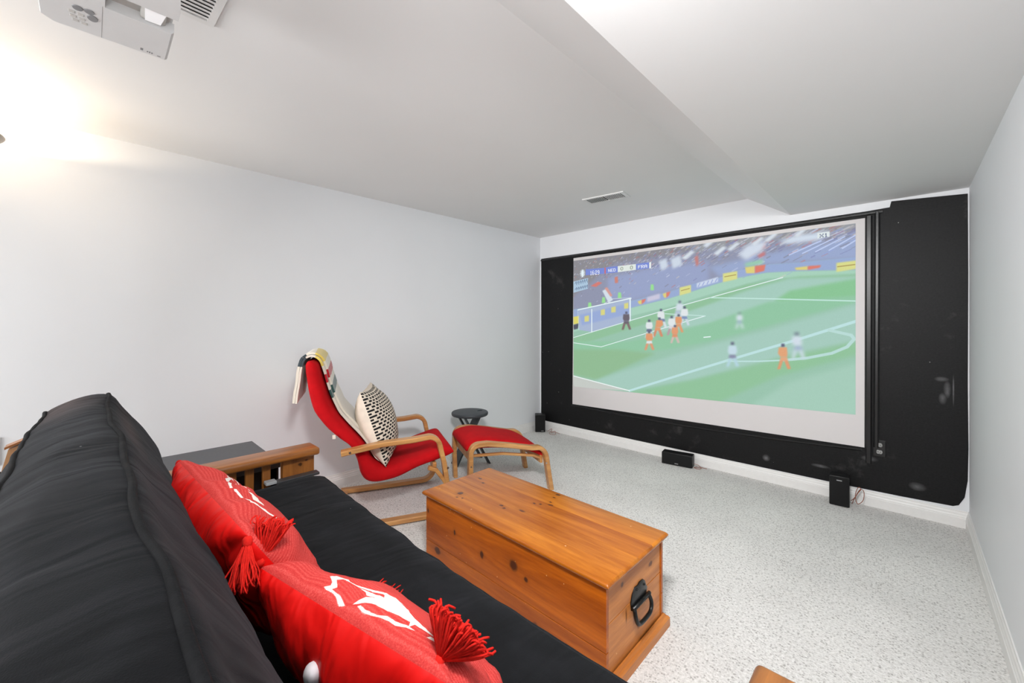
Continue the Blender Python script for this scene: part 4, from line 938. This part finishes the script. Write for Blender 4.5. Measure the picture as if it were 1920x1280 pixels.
# ------------------------------------------------------------------ two red cushions on the futon
M['satin'] = plain('red_cotton_sateen', (226, 17, 13), .5, .3, var=.07, scale=8)
nt = M['satin'].node_tree; n1 = node(nt, 'ShaderNodeBump', in_Strength=.8, in_Distance=.03)
nt.links.new(noise_tex(nt, coords(nt, (9, 2.0, 4)), 1.6, 2, .5, 1.0), n1.inputs['Height']); nt.links.new(n1.outputs[0], nt.nodes['Principled BSDF'].inputs['Normal'])
M['yarn'] = plain('red_yarn', (214, 36, 28), .9, .15, var=.16, scale=120)
LEAF = [[[(647,874),(664,859),(692,837),(717,834),(679,864),(678,849),(836,739),(813,753),(827,728),(816,745),(667,832),(472,934),(412,951),(410,957),(408,964),(446,954),(480,949),(637,863)],[(400,950),(402,944),(402,938),(363,930),(335,915),(333,922),(332,928),(352,942),(379,952),(390,951)],[(836,739),(792,727),(461,895),(442,880),(412,870),(407,874),(404,876),(447,877),(464,893),(793,716),(823,735),(720,806)],[(399,885),(397,873),(396,859),(392,839),(383,823),(353,814),(293,828),(306,841),(320,852),(329,861),(338,870),(364,864),(380,865),(389,876)],[(333,915),(331,900),(328,886),(310,874),(292,863),(244,860),(223,837),(213,816),(202,794),(197,799),(194,802),(202,825),(210,848),(221,868),(227,894),(227,900),(228,904),(235,925),(319,887),(327,901)]],[[(663,932),(657,920),(658,898),(642,895),(612,912),(580,915),(560,898),(542,872),(518,855),(498,840),(469,841),(437,847),(411,843),(384,849),(355,860),(380,860),(405,861),(427,865),(450,868),(484,858),(510,863),(528,878),(546,895),(562,907),(579,919),(589,929),(607,926),(613,936),(619,945),(641,937)],[(663,932),(641,937),(619,945),(596,964),(581,972),(585,978),(589,983),(576,983),(563,983),(554,982),(545,982),(522,985),(498,991),(508,994),(518,996),(537,993),(557,989),(569,988),(581,988),(596,989),(613,988),(619,986),(626,984),(617,980),(609,975),(614,970),(619,963),(639,950)],[(541,896),(520,880),(498,868),(460,886),(432,887),(439,877),(446,867),(421,861),(398,852),(372,861),(344,873),(306,896),(277,900),(252,898),(225,901),(194,913),(162,928),(180,926),(199,923),(229,919),(256,925),(260,937),(264,949),(270,938),(276,927),(304,934),(333,937),(361,933),(386,934),(403,937),(423,934),(441,929),(466,912),(512,887)],[(479,985),(478,977),(478,967),(479,948),(488,912),(475,915),(461,921),(429,933),(404,936),(377,933),(349,933),(312,934),(280,927),(275,928),(271,929),(299,937),(327,943),(353,947),(378,954),(399,962),(423,966),(434,969),(445,972),(461,981)],[(459,987),(454,985),(450,983),(437,984),(424,986),(399,984),(377,979),(362,970),(347,963),(329,962),(312,961),(289,954),(267,946),(251,945),(236,944),(252,951),(269,956),(284,965),(299,971),(314,972),(328,972),(343,975),(358,977),(375,983),(393,988),(410,992),(428,992),(443,990)],[(191,945),(186,939),(181,933),(159,933),(138,928),(144,936),(149,944),(170,946)]]]

def knit(shapes):
    leaf_img = image('leaf_outline_mask', raster([('P', (255, 255, 255), 0, q) for q in shapes], 700, 700, (0, 0, 0)))
    m, nt, b = new_mat('coral_knit'); tc = nt.nodes.new('ShaderNodeTexCoord'); ti = nt.nodes.new('ShaderNodeTexImage'); ti.image = leaf_img; ti.extension = 'CLIP'
    nt.links.new(tc.outputs['UV'], ti.inputs[0])
    s = nt.nodes.new('ShaderNodeSeparateXYZ'); nt.links.new(tc.outputs['UV'], s.inputs[0])
    wv = math_n(nt, 'MULTIPLY', math_n(nt, 'SUBTRACT', noise_tex(nt, coords(nt), 60.0, 2), .5), 1.6)
    h1 = math_n(nt, 'SINE', math_n(nt, 'ADD', math_n(nt, 'MULTIPLY', s.outputs[1], 400.0), wv)); h2 = noise_tex(nt, coords(nt), 420.0, 3, .7)
    h = math_n(nt, 'ADD', math_n(nt, 'MULTIPLY', h1, .11), math_n(nt, 'MULTIPLY', math_n(nt, 'SUBTRACT', h2, .5), 1.1))
    col = ramp(nt, math_n(nt, 'ADD', h, .5), [(.2, lin((188, 48, 46))), (.5, lin((208, 66, 62))), (.8, lin((224, 98, 92)))])
    big = ramp(nt, noise_tex(nt, coords(nt), 9, 3), [(.35, (.9, .88, .88, 1)), (.65, (1, 1, 1, 1))]); col = mix(nt, 1.0, col, big, 'MULTIPLY')
    nt.links.new(mix(nt, ti.outputs[0], col, lin((238, 234, 228))), b.inputs['Base Color'])
    b.inputs['Roughness'].default_value = .9; b.inputs['Specular IOR Level'].default_value = .15; bump(nt, b, h, .35, .003); return m
def tassel(parent, loc, dirn, L=.085, n=80, spread=.62, seed=0, r=.0016):
    rnd = random.Random(seed); bm = BM(); loc = Vector(loc); d = Vector(dirn).normalized(); u = d.orthogonal().normalized(); v = d.cross(u)
    # bound head then loose strands
    hd = [loc + d * t for t in (0, .006, .014, .020)]; tube(bm, hd, .009, 8, [.6, 1.0, .95, .7])
    for k in range(n):
        a = rnd.random() * 2 * PI; q = math.sqrt(rnd.random()); side = u * math.cos(a) + v * math.sin(a); ln = L * (.8 + .3 * rnd.random())
        p0 = loc + d * .016 + side * .006 * q; p1 = loc + d * (.02 + ln * .35) + side * ln * spread * .42 * q
        p2 = loc + d * (.02 + ln * .72) + side * ln * spread * .62 * q + Vector((rnd.uniform(-1, 1), rnd.uniform(-1, 1), rnd.uniform(-1, 1))) * .005; p3 = loc + d * (.015 + ln) + side * ln * spread * (.55 + .2 * rnd.random()) * q + Vector((rnd.uniform(-1, 1), rnd.uniform(-1, 1), -1.2)) * .006
        tube(bm, smooth_path([p0, p1, p2, p3], 3), r, 4)
    o = obj('tassel', bm, M['yarn'], None, smooth=True)
    o.parent = parent; o.matrix_parent_inverse = parent.matrix_world.inverted(); return o
def red(loc, right, up, seed, label, shapes, a, b_, T, bT):
    o = pillow('red_cushion', a, b_, T, [knit(shapes), M['satin']], seed=seed, wr=.019, power=.45, back_T=bT, N=34, pinch=.03, rp=7)
    place(o, loc, right, up); tag(o, label, 'cushion', 'red tasselled cushions on the futon'); return o
p1 = red((2.04, .2835, .735), (-1, -.08, .05), (0, -.52, .85), 3, 'red tasselled cushion nearer the left arm of the futon, leaf outline on its knit front', LEAF[0] if LEAF else [], .285, .215, .075, .115)
p2 = red((2.49, .395, .662), (-.95, -.28, .09), (.14, -.62, .76), 11, 'red tasselled cushion at the bottom of the photo, large white leaf outline on front', LEAF[1] if LEAF else [], .25, .20, .08, .11)
def corner(p, a, b_): return p.matrix_world @ Vector((a, b_, 0))
bpy.context.view_layer.update()
tassel(p1, corner(p1, -.262, .195), (.4, -.2, -1), .065, seed=1); tassel(p1, corner(p1, .262, .195), (-.4, .2, -.6), .06, seed=2)
tassel(p1, corner(p1, -.262, -.195), (.7, .6, .2), .06, seed=3)
tassel(p2, corner(p2, .222, .190), (-.30, .35, .72), .07, seed=4, n=110, spread=.8); tassel(p2, corner(p2, .222, -.185), (-.42, .86, -.10), .125, seed=5, n=110); tassel(p2, p2.matrix_world @ Vector((-.190, .180, .006)), (-.02, .36, .26), .052, seed=6, n=200, spread=1.8, r=.0019)
bm = BM(); bmesh.ops.create_uvsphere(bm, u_segments=16, v_segments=10, radius=1, matrix=Matrix.Translation((.030, .118, -.074)) @ Matrix.Rotation(.5, 4, 'Z') @ Matrix.Diagonal((.020, .055, .020, 1))); obj('inner_pad', bm, plain('white_pad_fabric', (222, 218, 222), .9), p2, smooth=True)


# ------------------------------------------------------------------ uplighter lamp in the near left corner
M['nickel'] = plain('brushed_nickel', (168, 160, 150), .35, metal=.7)
lamp = empty('floor_lamp', (.32, -.44, 0)); tag(lamp, 'tall nickel uplighter floor lamp glowing warm at the left edge of the photo', 'lamp')
bm = BM(); lathe(bm, [(0, 0), (.13, 0), (.13, .012), (.11, .022), (.02, .03), (0, .03)], 32); obj('base', bm, M['nickel'], lamp, angle=40)
bm = BM(); lathe(bm, [(.012, .025), (.012, 2.015)], 14); obj('pole', bm, M['nickel'], lamp, smooth=True)
bm = BM(); prf = [(r, z + .021) for r, z in [(.012, 1.992), (.05, 1.998), (.10, 2.025), (.145, 2.062), (.166, 2.084), (.170, 2.090), (.167, 2.094), (.160, 2.090), (.14, 2.068), (.095, 2.033), (.045, 2.008), (.001, 2.004)]]
lathe(bm, prf, 40); obj('bowl_shade', bm, M['nickel'], lamp, smooth=True)
bm = BM(); bmesh.ops.create_uvsphere(bm, u_segments=14, v_segments=8, radius=.018, matrix=Matrix.Translation((0, 0, 2.045)))
m, nt, b = new_mat('bulb_glass'); b.inputs['Emission Color'].default_value = (1, .82, .6, 1); b.inputs['Emission Strength'].default_value = 6; obj('bulb', bm, m, lamp, smooth=True)
ld = bpy.data.lights.new('lamp_light', 'POINT'); ld.energy = 13; ld.color = (1, .80, .56); ld.shadow_soft_size = .012
lo = bpy.data.objects.new('lamp_light', ld); lo.location = (0, 0, 2.086); COL.objects.link(lo); lo.parent = lamp

# ------------------------------------------------------------------ ceiling projector, hung upside down
pj = empty('projector', (0, 0, 2.10)); tag(pj, 'white video projector hung upside down from the ceiling at top left', 'projector')
M['pj'] = plain('projector_shell', (214, 214, 214), .38, var=.01)
M['pj2'] = plain('projector_trim', (196, 194, 190), .4, var=.01)
x0, x1, y0, y1 = 1.562, 1.935, -.096, .160
# footprint with rounded corners; the lens bay is an open notch in the face that hangs lowest
def rrect(ax, ay, bx_, by_, r, n=6):
    return [(x, y) for cx_, cy_, a in ((bx_ - r, by_ - r, 0), (ax + r, by_ - r, 90), (ax + r, ay + r, 180), (bx_ - r, ay + r, 270)) for x, y in [(cx_ + r * math.cos(math.radians(a + 90 * k / n)), cy_ + r * math.sin(math.radians(a + 90 * k / n))) for k in range(n + 1)]]
bay = (1.728, 1.806, .022, y1)
def shell(ax, ay, bx_, by_, r, z0=.0, z1=.095, m=None, name='shell'):
    bm = BM(); rings = []
    for ins, z in ((.004, z0), (.0, z0 + .004), (.0, z1 - .02), (.012, z1)):
        rings.append([(x, y, z) for x, y in rrect(ax + ins, ay + ins, bx_ - ins, by_ - ins, r)])
    loft(bm, rings); return obj(name, bm, m or M['pj'], pj, angle=30)
shell(x0, y0, x1, y1 - .004, .024, .030, .098)
# lower skin in pieces around the lens bay
bm = BM(); loft(bm, [[(x, y, z) for x, y in pts] for pts, z in (([(x0 + .022, y0 + .002), (bay[0], y0 + .002), (bay[0], y1 - .006), (x0 + .004, y1 - .006), (x0 + .002, y0 + .024)], 0), ([(x0 + .020, y0), (bay[0], y0), (bay[0], y1), (x0 + .001, y1), (x0, y0 + .022)], .006), ([(x0 + .02, y0), (bay[0], y0), (bay[0], y1), (x0, y1), (x0, y0 + .022)], .030))]); obj('top_panel', bm, M['pj'], pj, angle=25)
bm = BM(); loft(bm, [[(x, y, z) for x, y in [(bay[0], y0), (x1 - .02, y0), (x1, y0 + .02), (x1, bay[2]), (bay[0], bay[2])]] for z in (0.0, .030)]); obj('rear_panel', bm, M['pj'], pj, angle=25)
bm = BM(); loft(bm, [[(bay[1], bay[2], z), (x1, bay[2], z), (x1, y1 - .03, z), (x1 - .02, y1 - .008, z), (1.85, y1, z), (bay[1], y1 - .0, z)] for z in (-.003, .030)]); obj('lens_cover', bm, M['pj'], pj, angle=25)
bm = BM(); box(bm, bay[0], bay[2], .026, bay[1], y1 - .012, .030); obj('lens_bay', bm, M['pj2'], pj)
bm = BM(); box(bm, bay[0] + .002, .088, .010, bay[1] - .004, .140, .027, .005); lensb = obj('lens_housing', bm, M['pj2'], pj, angle=40)
m, nt, b = new_mat('lens_glass'); b.inputs['Base Color'].default_value = (.9, .9, .92, 1); b.inputs['Roughness'].default_value = .08; b.inputs['Coat Weight'].default_value = 1
b.inputs['Emission Color'].default_value = (1, 1, 1, 1); b.inputs['Emission Strength'].default_value = .22
bm = BM(); loft(bm, [[(x, y, z) for x, y in [(bay[0] + .006, .098), (bay[0] + .008, .130), (bay[1] - .012, .137), (bay[1] - .012, .094)]] for z in (.006, .011)]); obj('lens_window', bm, m, lensb)
M['line'] = plain('panel_seam', (150, 150, 150), .6)
bm = BM(); box(bm, x0 + .004, .0172, -.0004, bay[0], .0180, .001); obj('panel_seam', bm, M['line'], pj)
M['pjgrey'] = plain('grey_button', (132, 132, 134), .5)
for (px_, py_, ra, rb) in ((1.677, -.027, .012, .0105), (1.679, -.006, .011, .0105), (1.652, .0, .015, .011)):
    bm = BM(); loft(bm, [[(px_ + ra * math.cos(2 * PI * k / 20) * f, py_ + rb * math.sin(2 * PI * k / 20) * f, z) for k in range(20)] for f, z in ((.9, -.002), (1, .0005))]); obj('button', bm, M['pjgrey'], pj, angle=40)
for k, (px_, py_) in enumerate(((1.650, -.038), (1.648, -.022), (1.630, -.036), (1.628, -.020), (1.612, -.032), (1.610, -.016))):
    bm = BM(); box(bm, px_ - .006, py_ - .006, -.0012, px_ + .006, py_ + .006, .001, .001); obj('key', bm, M['pj2'], pj)
bm = BM()
for (px_, py_, w_, h_) in ((1.583, .101, .012, .006), (1.580, .114, .006, .003), (1.580, .119, .008, .003), (1.579, .124, .007, .003), (1.575, .140, .004, .008)):
    box(bm, px_ - w_ / 2, py_ - h_ / 2, -.0005, px_ + w_ / 2, py_ + h_ / 2, .001)
obj('printed_marks', bm, M['pjgrey'], pj)
bm = BM(); lathe(bm, [(.022, .096), (.022, H - 2.10 - .01), (.06, H - 2.10 - .01), (.06, H - 2.10)], 20, (1.76, .03)); obj('ceiling_mount', bm, M['white_plastic'], pj, angle=40)
